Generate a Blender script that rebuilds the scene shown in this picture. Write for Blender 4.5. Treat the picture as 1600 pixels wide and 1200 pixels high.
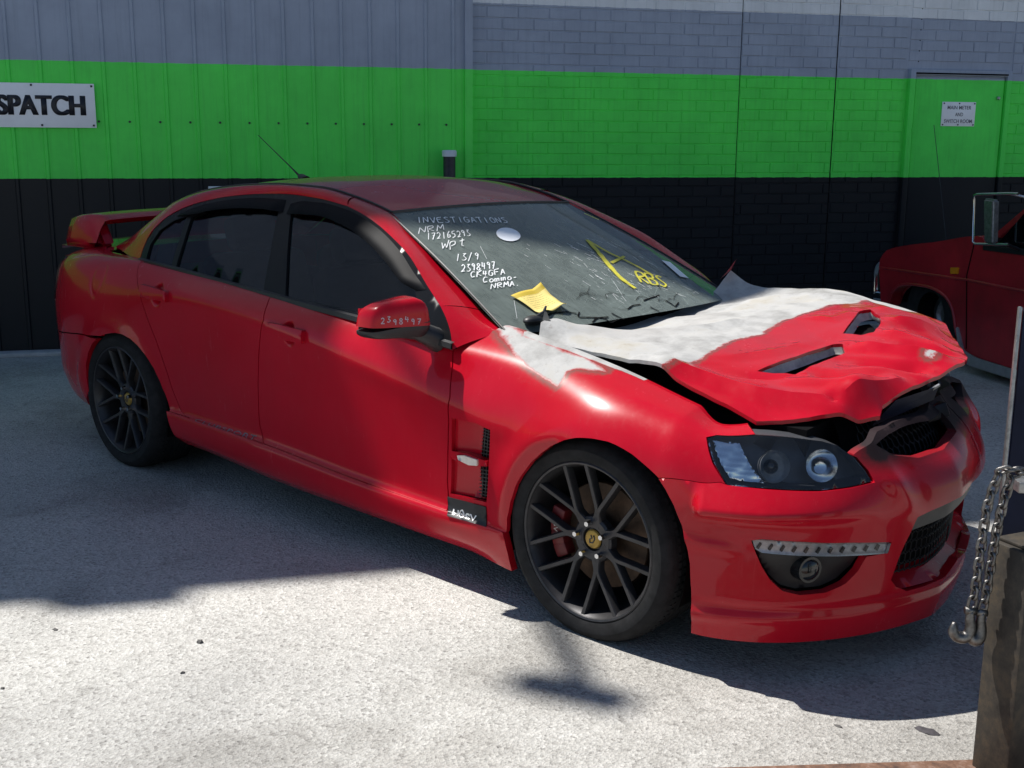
import bpy, bmesh, math, random
import numpy as np
from mathutils import Vector, Matrix
from mathutils.geometry import delaunay_2d_cdt
random.seed(7); np.random.seed(7)
for o in list(bpy.data.objects): bpy.data.objects.remove(o)
scene = bpy.context.scene
col = scene.collection

# ------------------------------------------------------------------ camera
cam_d = bpy.data.cameras.new('camera'); cam = bpy.data.objects.new('camera', cam_d); col.objects.link(cam)
YAW, PITCH, ROLL = 0.745, 0.210, 0.007
fw = Vector((-math.sin(YAW)*math.cos(PITCH), math.cos(YAW)*math.cos(PITCH), -math.sin(PITCH)))
rt = Vector((math.cos(YAW), math.sin(YAW), 0)); up = rt.cross(fw)
rt2 = rt*math.cos(ROLL)+up*math.sin(ROLL); up2 = -rt*math.sin(ROLL)+up*math.cos(ROLL)
M = Matrix((rt2, up2, -fw)).transposed().to_4x4(); M.translation = (2.230, -3.680, 1.601)
cam.matrix_world = M
cam_d.sensor_fit = 'HORIZONTAL'; cam_d.sensor_width = 36; cam_d.lens = 36*1812.14/1600
cam_d.clip_start = .05; cam_d.clip_end = 500
scene.camera = cam

# ------------------------------------------------------------------ sky, sun, exposure
SUN = Vector((.59, .17, -1)).normalized()             # direction the light travels
world = bpy.data.worlds.new('World'); scene.world = world; world.use_nodes = True
nt = world.node_tree; bg = nt.nodes['Background']
sky = nt.nodes.new('ShaderNodeTexSky'); sky.sky_type = 'NISHITA'; sky.sun_disc = False
sky.sun_elevation = math.asin(-SUN.z); sky.sun_rotation = math.atan2(-SUN.x, -SUN.y)
sky.air_density = 1.0; sky.dust_density = .1; sky.ozone_density = 2.5
nt.links.new(sky.outputs[0], bg.inputs[0]); bg.inputs[1].default_value = 0.068
sd = bpy.data.lights.new('sun', 'SUN'); sd.energy = 5.0; sd.angle = math.radians(.53); sd.color = (1, .965, .91)
sun = bpy.data.objects.new('sun', sd); col.objects.link(sun)
sun.rotation_euler = SUN.to_track_quat('-Z', 'Y').to_euler(); sun.location = (-3, 0, 20)
scene.render.engine = 'CYCLES'
scene.view_settings.view_transform = 'Standard'; scene.view_settings.look = 'None'
scene.view_settings.gamma = 1; scene.view_settings.exposure = 0.48

# ------------------------------------------------------------------ materials
def newmat(name):
    m = bpy.data.materials.new(name); m.use_nodes = True
    return m, m.node_tree, m.node_tree.nodes['Principled BSDF']
def N(t, kind, **kw):
    n = t.nodes.new(kind)
    for k, v in kw.items():
        if k.startswith('i_'): n.inputs[int(k[2:])].default_value = v
        else: setattr(n, k, v)
    return n
def noise(t, scale, detail=6, rough=.6, coord=None, out='Fac'):
    n = N(t, 'ShaderNodeTexNoise'); n.inputs['Scale'].default_value = scale
    n.inputs['Detail'].default_value = detail; n.inputs['Roughness'].default_value = rough
    if coord is not None: t.links.new(coord, n.inputs['Vector'])
    return n.outputs[out]
def coord(t, which='Object'):
    return N(t, 'ShaderNodeTexCoord').outputs[which]
def ramp(t, fac, stops, interp='LINEAR'):
    r = N(t, 'ShaderNodeValToRGB'); cr = r.color_ramp; cr.interpolation = interp
    while len(cr.elements) < len(stops): cr.elements.new(.5)
    for e, (p, c) in zip(cr.elements, stops):
        e.position = p; e.color = (*c, 1) if len(c) == 3 else c
    t.links.new(fac, r.inputs[0]); return r.outputs[0]
def mix(t, fac, a, b, kind='MIX'):
    m = N(t, 'ShaderNodeMix', data_type='RGBA', blend_type=kind)
    for s, v in ((0, fac), (6, a), (7, b)):
        if hasattr(v, 'is_linked'): t.links.new(v, m.inputs[s])
        else: m.inputs[s].default_value = (*v, 1) if isinstance(v, tuple) and len(v) == 3 else v
    return m.outputs[2]
def mth(t, op, a, b=None, clamp=False):
    m = N(t, 'ShaderNodeMath', operation=op, use_clamp=clamp)
    for s, v in ((0, a), (1, b)):
        if v is None: continue
        if hasattr(v, 'is_linked'): t.links.new(v, m.inputs[s])
        else: m.inputs[s].default_value = v
    return m.outputs[0]
def bump(t, b, h, strength=.3, dist=.01):
    n = N(t, 'ShaderNodeBump'); n.inputs['Strength'].default_value = strength; n.inputs['Distance'].default_value = dist
    t.links.new(h, n.inputs['Height']); t.links.new(n.outputs[0], b.inputs['Normal']); return n
MAT = {}
def plain(name, c, rough=.5, metal=0, var=.15, scale=8, bmp=0, coat=0, spec=.5):
    m, t, b = newmat(name); co = coord(t)
    f = noise(t, scale, 5, .65, co)
    lo = tuple(x*(1-var) for x in c); hi = tuple(min(1, x*(1+var)) for x in c)
    t.links.new(ramp(t, f, [(.3, lo), (.7, hi)]), b.inputs['Base Color'])
    b.inputs['Roughness'].default_value = rough; b.inputs['Metallic'].default_value = metal
    b.inputs['Coat Weight'].default_value = coat; b.inputs['Specular IOR Level'].default_value = spec
    if bmp: bump(t, b, noise(t, scale*12, 4, .6, co), bmp, .002)
    MAT[name] = m; return m
plain('black_plastic', (.014, .014, .016), .45, 0, .25, 20, .1)
plain('gloss_black', (.008, .009, .011), .13, 0, .2, 6, 0, .3)
plain('void_black', (.003, .003, .0035), .9, 0, .3, 6, spec=.1)
plain('tyre_rubber', (.017, .017, .018), .82, 0, .4, 26, .3, spec=.2)
plain('rim_black', (.042, .041, .044), .40, .5, .3, 14, .05)
plain('drl_silver', (.58, .60, .63), .28, .45, .2, 60)
plain('lamp_black', (.06, .063, .07), .3, 0, .2, 12)
plain('chrome', (.62, .63, .65), .12, 1, .08, 9)
plain('reflector', (.80, .81, .83), .16, 1, .05, 9)
plain('dull_steel', (.30, .30, .30), .42, .9, .35, 40, .2)
plain('chain_steel', (.16, .155, .15), .40, 1, .5, 60, .4)
plain('grey_plastic', (.075, .075, .072), .6, 0, .2, 14, .1)
plain('disc_rust', (.075, .045, .028), .55, .5, .45, 22, .2)
plain('caliper_red', (.14, .008, .010), .5, 0, .3, 25)
plain('gold_cap', (.36, .23, .05), .4, .5, .15, 40)
plain('white_ink', (.82, .83, .83), .6, 0, .08, 30)
plain('faded_ink', (.45, .36, .42), .6, 0, .3, 120)
plain('yellow_ink', (.55, .50, .045), .6, 0, .25, 40)
plain('white_paint', (.84, .86, .90), .5, 0, .05, 5)
plain('dark_letter', (.012, .013, .02), .5, 0, .1, 9)
plain('grey_letter', (.12, .12, .15), .5, 0, .1, 9)
plain('silver_letter', (.6, .6, .6), .3, .6, .1, 9)
plain('seat_cloth', (.02, .021, .026), .85, 0, .3, 30, .2)
plain('ash_metal', (.42, .41, .385), .75, .15, .35, 18, .3)
plain('truck_red', (.36, .012, .020), .42, 0, .3, 3, .03, .25)
plain('amber_lens', (.75, .27, .015), .25, 0, .1, 30)
plain('lens_white', (.75, .68, .60), .3, 0, .15, 40)
plain('ramp_blue', (.008, .011, .028), .6, 0, .4, 6, .1, spec=.2)
plain('pebble', (.10, .095, .09), .85, 0, .4, 60, .4)
plain('leaf_dry', (.05, .045, .05), .8, 0, .4, 60, .2)
plain('cap_white', (.66, .70, .74), .5, 0, .06, 9)
plain('bollard_dark', (.02, .022, .032), .5, 0, .5, 14, .2)
plain('galv', (.45, .46, .47), .45, .7, .15, 12)
plain('fascia_white', (.68, .70, .73), .6, 0, .06, 3)

# red car paint, dusty; optional burn mask from the 'burn' attribute (metres inside the burnt area)
def paint(name, burnt=False, deform=0., rag=1.):
    m, t, b = newmat(name); co = coord(t)
    base = ramp(t, noise(t, 2.6, 6, .65, co), [(.3, (.39, .0026, .0115)), (.7, (.45, .0042, .017))])
    dust = ramp(t, noise(t, 5.5, 9, .72, co), [(.46, (0, 0, 0)), (.80, (1, 1, 1))])
    st = N(t, 'ShaderNodeMapping'); st.inputs['Scale'].default_value = (9, 9, .8); t.links.new(co, st.inputs[0])
    streak = ramp(t, noise(t, 6, 5, .6, st.outputs[0]), [(.50, (0, 0, 0)), (.78, (1, 1, 1))])
    dd = mth(t, 'MULTIPLY', mth(t, 'ADD', dust, streak), .014)
    c = mix(t, dd, base, (.40, .27, .26))
    rough = mth(t, 'ADD', mth(t, 'MULTIPLY', mth(t, 'ADD', dust, streak), .05), .23)
    b.inputs['Coat Weight'].default_value = .5; b.inputs['Coat IOR'].default_value = 1.42; b.inputs['Coat Roughness'].default_value = .07
    b.inputs['Specular IOR Level'].default_value = .12
    t.links.new(mth(t, 'ADD', mth(t, 'MULTIPLY', dust, .08), .035), b.inputs['Coat Roughness'])
    if burnt:
        at = N(t, 'ShaderNodeAttribute', attribute_name='burn').outputs['Fac']
        n1 = noise(t, 17, 9, .72, co); n2 = noise(t, 70, 6, .7, co)
        edge = mth(t, 'ADD', at, mth(t, 'ADD', mth(t, 'MULTIPLY', mth(t, 'SUBTRACT', n1, .5), .055*rag), mth(t, 'MULTIPLY', mth(t, 'SUBTRACT', n2, .5), .022*rag)))
        k = mth(t, 'ADD', mth(t, 'MULTIPLY', edge, 130), .5, True)             # 1 inside the burn
        ring = mth(t, 'SUBTRACT', 1, mth(t, 'ABSOLUTE', mth(t, 'MULTIPLY', mth(t, 'ADD', edge, .009), 75)), True)
        ash = ramp(t, noise(t, 4.2, 8, .66, co), [(.30, (.21, .205, .195)), (.42, (.32, .315, .305)), (.52, (.42, .415, .405)), (.64, (.40, .38, .34)), (.76, (.30, .26, .205))])
        spk = ramp(t, noise(t, 38, 7, .75, co), [(.60, (0, 0, 0)), (.67, (1, 1, 1))])
        ash = mix(t, mth(t, 'MULTIPLY', spk, .55), ash, (.22, .19, .17))
        strk = N(t, 'ShaderNodeAttribute', attribute_name='bare').outputs['Fac']
        ash = mix(t, mth(t, 'MULTIPLY', strk, mth(t, 'ADD', noise(t, 30, 6, .7, co), .15), True), ash, (.40, .385, .37))
        c = mix(t, mth(t, 'MULTIPLY', ring, mth(t, 'ADD', n2, .25), True), c, (.13, .075, .06))
        c = mix(t, k, c, ash)
        rough = mth(t, 'ADD', rough, mth(t, 'MULTIPLY', k, .45))
        t.links.new(mth(t, 'MULTIPLY', mth(t, 'SUBTRACT', 1, k), .5), b.inputs['Coat Weight'])
        bump(t, b, mth(t, 'ADD', mth(t, 'MULTIPLY', n2, k), mth(t, 'MULTIPLY', k, -.6)), .35, .004)
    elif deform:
        so = N(t, 'ShaderNodeAttribute', attribute_name='bonnet_shade').outputs['Fac']  # shade under the bonnet, painted into the bumper colour
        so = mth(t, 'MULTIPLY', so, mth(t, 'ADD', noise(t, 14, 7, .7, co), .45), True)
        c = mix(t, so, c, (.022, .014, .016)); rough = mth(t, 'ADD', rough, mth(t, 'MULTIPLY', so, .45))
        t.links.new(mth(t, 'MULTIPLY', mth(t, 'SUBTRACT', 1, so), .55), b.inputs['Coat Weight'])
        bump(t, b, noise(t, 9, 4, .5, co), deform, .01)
    t.links.new(c, b.inputs['Base Color']); t.links.new(rough, b.inputs['Roughness'])
    MAT[name] = m; return m
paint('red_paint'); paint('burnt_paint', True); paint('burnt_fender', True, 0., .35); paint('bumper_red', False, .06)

def glass(name, tint, dust, dust_col, trans, crack=False, refl=(.9, .92, .95)):
    m, t, b = newmat(name); co = coord(t); out = t.nodes['Material Output']
    tr = N(t, 'ShaderNodeBsdfTransparent'); tr.inputs[0].default_value = (*tint, 1)
    gl = N(t, 'ShaderNodeBsdfGlossy'); gl.inputs['Roughness'].default_value = .03; gl.inputs[0].default_value = (*refl, 1)
    fr = N(t, 'ShaderNodeFresnel'); fr.inputs[0].default_value = 1.5
    m1 = N(t, 'ShaderNodeMixShader'); t.links.new(fr.outputs[0], m1.inputs[0]); t.links.new(tr.outputs[0], m1.inputs[1]); t.links.new(gl.outputs[0], m1.inputs[2])
    df = N(t, 'ShaderNodeBsdfDiffuse'); dc = ramp(t, noise(t, 9, 7, .7, co), [(.3, tuple(x*.75 for x in dust_col)), (.7, dust_col)])
    t.links.new(dc, df.inputs[0])
    f1 = noise(t, 3.2, 8, .68, co); st = N(t, 'ShaderNodeMapping'); st.inputs['Scale'].default_value = (3, 14, 3); t.links.new(co, st.inputs[0])
    f2 = noise(t, 5, 6, .6, st.outputs[0])
    f = mth(t, 'MULTIPLY', mth(t, 'ADD', mth(t, 'MULTIPLY', f1, .9), mth(t, 'MULTIPLY', f2, .7)), dust, True)
    if crack:
        v = N(t, 'ShaderNodeTexVoronoi', feature='DISTANCE_TO_EDGE'); v.inputs['Scale'].default_value = 17; t.links.new(co, v.inputs['Vector'])
        cr_ = ramp(t, v.outputs['Distance'], [(.0, (1, 1, 1)), (.012, (0, 0, 0))])
        msk = N(t, 'ShaderNodeAttribute', attribute_name='craze').outputs['Fac']
        sp = ramp(t, noise(t, 55, 5, .7, co), [(.62, (0, 0, 0)), (.70, (1, 1, 1))])
        f = mth(t, 'ADD', f, mth(t, 'MULTIPLY', mth(t, 'ADD', mth(t, 'MULTIPLY', cr_, .4), mth(t, 'MULTIPLY', sp, .35)), msk), True)
    m2 = N(t, 'ShaderNodeMixShader'); t.links.new(f, m2.inputs[0]); t.links.new(m1.outputs[0], m2.inputs[1]); t.links.new(df.outputs[0], m2.inputs[2])
    t.links.new(m2.outputs[0], out.inputs['Surface']); MAT[name] = m; return m
glass('screen_glass', (.34, .38, .38), .34, (.42, .50, .46), .4, True, (.8, .86, .92))
glass('tinted_glass', (.24, .27, .32), .010, (.4, .42, .45), .2, False, (.62, .68, .80))
glass('clear_lens', (.86, .88, .90), .015, (.55, .58, .6), .8)
plain('smoked_visor', (.006, .0065, .008), .5, 0, .2, 6, spec=.05)
plain('trim_black', (.007, .0075, .009), .32, 0, .2, 6, spec=.18)

# exposed-aggregate concrete yard
m, t, b = newmat('concrete_yard'); co = coord(t)
v = N(t, 'ShaderNodeTexVoronoi'); v.inputs['Scale'].default_value = 95; t.links.new(co, v.inputs['Vector'])
v2 = N(t, 'ShaderNodeTexVoronoi'); v2.inputs['Scale'].default_value = 210; t.links.new(co, v2.inputs['Vector'])
sep = N(t, 'ShaderNodeSeparateColor'); t.links.new(v.outputs['Color'], sep.inputs[0])
sep2 = N(t, 'ShaderNodeSeparateColor'); t.links.new(v2.outputs['Color'], sep2.inputs[0])
stone = ramp(t, sep.outputs[0], [(.0, (.20, .19, .18)), (.10, (.36, .35, .33)), (.40, (.50, .49, .465)), (.75, (.58, .57, .545)), (1, (.70, .69, .66))])
grit = ramp(t, sep2.outputs[1], [(.0, (.16, .155, .15)), (.10, (.42, .41, .39)), (1, (.62, .61, .58))])
c = mix(t, .45, stone, grit)
big = noise(t, .55, 8, .62, co)
c = mix(t, 1.0, c, ramp(t, big, [(.30, (.66, .66, .66)), (.50, (.88, .88, .87)), (.72, (1, .99, .97))]), 'MULTIPLY')
stn = ramp(t, noise(t, 1.7, 7, .7, co), [(.60, (1, 1, 1)), (.74, (.66, .65, .64))])
c = mix(t, .8, c, stn, 'MULTIPLY')
spot = ramp(t, noise(t, 13, 5, .6, co), [(.70, (1, 1, 1)), (.76, (.45, .44, .43))])
c = mix(t, .7, c, spot, 'MULTIPLY')
dn = N(t, 'ShaderNodeMapping'); t.links.new(co, dn.inputs[0])
wob = N(t, 'ShaderNodeVectorMath', operation='ADD'); t.links.new(co, wob.inputs[0]); nw_ = N(t, 'ShaderNodeTexNoise'); nw_.inputs['Scale'].default_value = 2.2; nw_.inputs['Detail'].default_value = 6; t.links.new(co, nw_.inputs['Vector'])
sc_ = N(t, 'ShaderNodeVectorMath', operation='SCALE'); sc_.inputs['Scale'].default_value = .5; t.links.new(nw_.outputs['Color'], sc_.inputs[0]); t.links.new(sc_.outputs[0], wob.inputs[1])
vc = N(t, 'ShaderNodeTexVoronoi', feature='DISTANCE_TO_EDGE'); vc.inputs['Scale'].default_value = .33; t.links.new(wob.outputs[0], vc.inputs['Vector'])
crk = ramp(t, vc.outputs['Distance'], [(0, (.45, .44, .43)), (.0022, (1, 1, 1))])
c = mix(t, .22, c, crk, 'MULTIPLY')
oil = ramp(t, noise(t, .9, 5, .55, wob.outputs[0]), [(.50, (1, 1, 1)), (.60, (.70, .69, .68)), (.72, (.48, .47, .46))])
c = mix(t, .75, c, oil, 'MULTIPLY')
t.links.new(c, b.inputs['Base Color']); b.inputs['Roughness'].default_value = .88; b.inputs['Specular IOR Level'].default_value = .25
bump(t, b, mth(t, 'ADD', v.outputs['Distance'], mth(t, 'MULTIPLY', v2.outputs['Distance'], .5)), .55, .006)
MAT['concrete_yard'] = m
plain('joint_dark', (.09, .088, .085), .9, 0, .3, 30)
plain('kerb_pale', (.42, .42, .41), .85, 0, .2, 12, .2)

# banded wall paint: colour depends on the height painted
def banded(name, z1, z2, z3, rough, bstr, bscale):
    m, t, b = newmat(name); geo = N(t, 'ShaderNodeNewGeometry').outputs['Position']
    sx = N(t, 'ShaderNodeSeparateXYZ'); t.links.new(geo, sx.inputs[0])
    nz = noise(t, 14, 5, .6, geo); z = mth(t, 'ADD', sx.outputs[2], mth(t, 'MULTIPLY', mth(t, 'SUBTRACT', nz, .5), .014))
    f = mth(t, 'MULTIPLY', z, .25)
    colr = ramp(t, f, [(0, (.0085, .0095, .013)), (z1*.25, (.10, .86, .11)), (z2*.25, (.33, .38, .49)), (z3*.25, (.70, .74, .80))], 'CONSTANT')
    vr = ramp(t, noise(t, 3.1, 7, .65, geo), [(.3, (.82, .83, .84)), (.7, (1.0, 1.0, 1.0))])
    c = mix(t, 1, colr, vr, 'MULTIPLY')
    mp = N(t, 'ShaderNodeMapping'); mp.inputs['Scale'].default_value = (14, 14, .7); t.links.new(geo, mp.inputs[0])
    dirt = ramp(t, noise(t, 2.4, 6, .7, mp.outputs[0]), [(.50, (1, 1, 1)), (.78, (.62, .65, .63))])
    c = mix(t, .40, c, dirt, 'MULTIPLY')
    t.links.new(c, b.inputs['Base Color']); b.inputs['Roughness'].default_value = rough; b.inputs['Specular IOR Level'].default_value = .3
    bump(t, b, noise(t, bscale, 5, .6, geo), bstr, .003); MAT[name] = m
banded('steel_cladding_paint', 1.266, 2.105, 60, .5, .08, 25)
banded('brick_paint', 1.266, 2.10, 2.608, .7, .35, 90)

# rust
def rust(name, a, bb, cc, metal):
    m, t, b = newmat(name); co = coord(t)
    f = noise(t, 16, 10, .72, co)
    t.links.new(ramp(t, f, [(.34, a), (.5, bb), (.66, cc)]), b.inputs['Base Color'])
    b.inputs['Metallic'].default_value = metal; b.inputs['Roughness'].default_value = .62
    bump(t, b, noise(t, 90, 6, .7, co), .3, .002); MAT[name] = m
rust('rusty_post', (.024, .021, .018), (.046, .039, .031), (.085, .064, .041), .3)
rust('rusty_bed', (.08, .05, .04), (.20, .11, .07), (.33, .24, .20), .2)

# notice paper: flat print (heading band, lines of text)
m, t, b = newmat('notice_print'); uv = coord(t, 'UV'); sx = N(t, 'ShaderNodeSeparateXYZ'); t.links.new(uv, sx.inputs[0])
head = mth(t, 'GREATER_THAN', sx.outputs[1], .80)
lines = mth(t, 'MULTIPLY', mth(t, 'LESS_THAN', mth(t, 'FRACT', mth(t, 'MULTIPLY', sx.outputs[1], 13)), .34), mth(t, 'LESS_THAN', noise(t, 26, 3, .6, uv), .53))
ins = mth(t, 'MULTIPLY', mth(t, 'MULTIPLY', mth(t, 'GREATER_THAN', sx.outputs[0], .14), mth(t, 'LESS_THAN', sx.outputs[0], .84)), mth(t, 'GREATER_THAN', sx.outputs[1], .2))
c = mix(t, mth(t, 'MULTIPLY', mth(t, 'MULTIPLY', lines, ins), .6), (.78, .62, .20), (.25, .19, .06))
c = mix(t, head, c, (.50, .36, .03))
t.links.new(c, b.inputs['Base Color']); b.inputs['Roughness'].default_value = .7
MAT['notice_print'] = m
# mesh-look grille
m, t, b = newmat('grille_mesh'); co = coord(t)
b.inputs['Base Color'].default_value = (.012, .012, .014, 1); b.inputs['Roughness'].default_value = .5; MAT['grille_mesh'] = m
# ------------------------------------------------------------------ mesh helpers
def tag(o, label=None, cat=None, group=None, kind=None):
    if label: o['label'] = label
    if cat: o['category'] = cat
    if group: o['group'] = group
    if kind: o['kind'] = kind
    return o
def empty(name, loc=(0, 0, 0)):
    o = bpy.data.objects.new(name, None); col.objects.link(o); o.location = loc; o.empty_display_size = .1; return o
def link(name, me, mat, parent=None):
    o = bpy.data.objects.new(name, me); col.objects.link(o)
    if mat: me.materials.append(MAT[mat])
    if parent is not None:
        o.parent = parent
        if parent.name.split('.')[0] not in LOCAL: o.matrix_parent_inverse = Matrix.Translation(-PLOC(parent))
    return o
LOCAL = ('wheel', 'seat', 'wing_mirror')              # parts modelled about their own origin
def PLOC(p): return Vector(p.location)
def mk(name, V, F, mat, parent=None, smooth=True, sharp=None):
    me = bpy.data.meshes.new(name); me.from_pydata([tuple(map(float, v)) for v in V], [], [tuple(map(int, f)) for f in F]); me.update()
    if smooth: me.polygons.foreach_set('use_smooth', [True]*len(me.polygons))
    if smooth and sharp: me.set_sharp_from_angle(angle=math.radians(sharp))
    return link(name, me, mat, parent)
def from_bm(name, bm, mat, parent=None, smooth=False, sharp=35):
    me = bpy.data.meshes.new(name); bmesh.ops.recalc_face_normals(bm, faces=bm.faces); bm.to_mesh(me); bm.free()
    if smooth:
        me.polygons.foreach_set('use_smooth', [True]*len(me.polygons)); me.set_sharp_from_angle(angle=math.radians(sharp))
    return link(name, me, mat, parent)
def box_bm(bm, c, size, R=None, bev=0):
    r = bmesh.ops.create_cube(bm, size=1); vs = r['verts']
    for v in vs: v.co = Vector((v.co.x*size[0], v.co.y*size[1], v.co.z*size[2]))
    if bev:
        es = list({e for v in vs for e in v.link_edges})
        rr = bmesh.ops.bevel(bm, geom=es, offset=bev, segments=2, affect='EDGES', profile=.5); vs = list({v for f in rr['faces'] for v in f.verts} | {v for v in vs if v.is_valid})
        vs = [v for v in vs if v.is_valid]
    for v in vs:
        if R is not None: v.co = R @ v.co
        v.co += Vector(c)
    return vs
def box(name, c, size, mat, parent=None, R=None, bev=0):
    bm = bmesh.new(); box_bm(bm, c, size, R, bev); return from_bm(name, bm, mat, parent, bev > 0, 40)
def tube_geo(P, r, seg=10, closed=False, cap=True):
    P = [Vector(p) for p in P]; n = len(P); V = []; F = []
    rr = r if hasattr(r, '__len__') else [r]*n
    up0 = None
    for i in range(n):
        a = P[(i-1) % n] if (i > 0 or closed) else P[i]; c = P[(i+1) % n] if (i < n-1 or closed) else P[i]
        t_ = (c-a).normalized()
        if up0 is None: up0 = Vector((0, 0, 1)) if abs(t_.z) < .9 else Vector((1, 0, 0))
        u = (up0-t_*up0.dot(t_)).normalized(); w = t_.cross(u); up0 = u
        for k in range(seg):
            an = 2*math.pi*k/seg; V.append(P[i]+(u*math.cos(an)+w*math.sin(an))*rr[i])
    for i in range(n if closed else n-1):
        j = (i+1) % n
        for k in range(seg): F.append((i*seg+k, i*seg+(k+1) % seg, j*seg+(k+1) % seg, j*seg+k))
    if not closed and cap: F.append(tuple(range(seg-1, -1, -1))); F.append(tuple((n-1)*seg+k for k in range(seg)))
    return V, F
def tube(name, P, r, mat, parent=None, seg=10, closed=False):
    V, F = tube_geo(P, r, seg, closed); return mk(name, V, F, mat, parent, True, 50)
def join_geo(parts):
    V = []; F = []
    for v, f in parts:
        o = len(V); V += list(v); F += [tuple(i+o for i in q) for q in f]
    return V, F
def loft(name, rows, mat, parent=None, flip=False, sharp=None, extra=None):
    """rows: list of equal-length point lists -> quad grid"""
    n = len(rows[0]); V = [p for r in rows for p in r]; F = []
    for i in range(len(rows)-1):
        for j in range(n-1):
            q = (i*n+j, i*n+j+1, (i+1)*n+j+1, (i+1)*n+j); F.append(q[::-1] if flip else q)
    return mk(name, V, F, mat, parent, True, sharp)
def resample(P, n):
    P = np.asarray(P, float); d = np.r_[0, np.cumsum(np.linalg.norm(np.diff(P, axis=0), axis=1))]; t_ = np.linspace(0, d[-1], n)
    return pchip(t_, d, P)
def pip(pts, poly):
    x, y = pts[:, 0], pts[:, 1]; ins = np.zeros(len(pts), bool); n = len(poly)
    for i in range(n):
        x1, y1 = poly[i]; x2, y2 = poly[(i+1) % n]
        c = ((y1 > y) != (y2 > y)); 
        with np.errstate(divide='ignore', invalid='ignore'): xi = (x2-x1)*(y-y1)/(y2-y1)+x1
        ins ^= c & (x < xi)
    return ins
def segdist(pts, poly, closed=True):
    d = np.full(len(pts), 1e9); n = len(poly)
    for i in range(n if closed else n-1):
        a = np.array(poly[i]); b = np.array(poly[(i+1) % n]); ab = b-a; L = ab@ab+1e-12
        t_ = np.clip(((pts-a)@ab)/L, 0, 1); d = np.minimum(d, np.linalg.norm(pts-a-t_[:, None]*ab, axis=1))
    return d
def refine(poly, step):
    out = []
    for a, b in zip(poly, poly[1:]+poly[:1]):
        L = math.hypot(b[0]-a[0], b[1]-a[1]); k = max(1, int(L/step))
        for i in range(k): out.append((a[0]+(b[0]-a[0])*i/k, a[1]+(b[1]-a[1])*i/k))
    return out
def panel(name, outer, fn, mat, parent, holes=(), sc=(1, 1), step=.022, lip=.018, centre=(-1.5, 0, .5), mirror=0, dense=(), attrs=None, sharp=None, edge_step=None, lines=()):
    """sheet-metal panel: outline in a 2-D surface domain, triangulated, mapped by fn(P2, offset) and given a returned edge.
    mirror: 0 right side, 1 left side, 2 both halves welded (domain symmetric about the car's centre plane)"""
    S = np.array(sc); es = edge_step or step*.7
    polys = [refine([(p[0]*S[0], p[1]*S[1]) for p in pl], es) for pl in (outer, *holes)]
    P0 = np.array(polys[0]); lo, hi = P0.min(0), P0.max(0)
    gx, gy = np.meshgrid(np.arange(lo[0]+step/2, hi[0], step), np.arange(lo[1]+step/2, hi[1], step)); G = np.c_[gx.ravel(), gy.ravel()]
    G[:, 0] += ((np.floor((G[:, 1]-lo[1])/step)) % 2)*step*.5
    for (cx, cy, rad, ds) in dense:
        c = np.array((cx*S[0], cy*S[1])); G = G[np.linalg.norm(G-c, axis=1) > rad]
        a, b_ = np.meshgrid(np.arange(-rad, rad, ds), np.arange(-rad, rad, ds)); Q = np.c_[a.ravel(), b_.ravel()]; Q = Q[np.linalg.norm(Q, axis=1) < rad]; G = np.r_[G, Q+c]
    keep = pip(G, polys[0])
    for h in polys[1:]: keep &= ~pip(G, h)
    G = G[keep]
    for pl in polys: G = G[segdist(G, pl) > step*.45]
    lp = []
    for ln in lines:                                   # crease lines become mesh edges
        q = []
        for a, b_ in zip(ln[:-1], ln[1:]):
            k = max(1, int(math.hypot(b_[0]-a[0], b_[1]-a[1])/(step*.8)))
            q += [(a[0]+(b_[0]-a[0])*i/k, a[1]+(b_[1]-a[1])*i/k) for i in range(k)]
        q.append(ln[-1]); q = np.array(q)*S; ok = pip(q, polys[0])
        for pl in polys: ok &= segdist(q, pl) > step*.5
        for h in polys[1:]: ok &= ~pip(q, h)
        q = [tuple(p) for p, o_ in zip(q, ok) if o_]
        if len(q) > 1: lp.append(q); G = G[segdist(G, q, False) > step*.5]
    verts = []; edges = []
    for q in lp:
        o = len(verts); verts += q; edges += [(o+i, o+i+1) for i in range(len(q)-1) if math.dist(q[i], q[i+1]) < step*1.5]
    for pl in polys:
        o = len(verts); verts += pl; edges += [(o+i, o+(i+1) % len(pl)) for i in range(len(pl))]
    verts += [tuple(g) for g in G]
    r = delaunay_2d_cdt([Vector(v) for v in verts], edges, [], 0, 1e-6)
    V2 = np.array([tuple(v) for v in r[0]]); F = np.array([f for f in r[2] if len(f) == 3])
    cen = V2[F].mean(1); keep = pip(cen, polys[0])
    for h in polys[1:]: keep &= ~pip(cen, h)
    F = F[keep]; used = np.unique(F); mp = -np.ones(len(V2), int); mp[used] = np.arange(len(used)); F = mp[F]; V2 = V2[used]
    D2 = V2/S; V = fn(D2, 0.)
    n = np.cross(V[F[:, 1]]-V[F[:, 0]], V[F[:, 2]]-V[F[:, 0]]); c3 = V[F].mean(1)-np.array(centre)
    if (n*c3).sum() < 0: F = F[:, ::-1]
    # boundary edges -> returned flange
    e = {}
    for f in F:
        for a, b_ in ((f[0], f[1]), (f[1], f[2]), (f[2], f[0])): e[(a, b_)] = e.get((a, b_), 0)+1
    be = [k for k in e if (k[1], k[0]) not in e]
    V = V.tolist(); F = [tuple(f) for f in F]; nv = len(V)
    if lip:
        bi = sorted({a for k in be for a in k}); In = fn(D2[bi], lip); ma = {}; mb = {}
        for q, i in enumerate(bi): ma[i] = len(V); V.append(V[i])
        for q, i in enumerate(bi): mb[i] = len(V); V.append(In[q].tolist())
        for a, b_ in be: F.append((ma[b_], ma[a], mb[a], mb[b_]))
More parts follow.
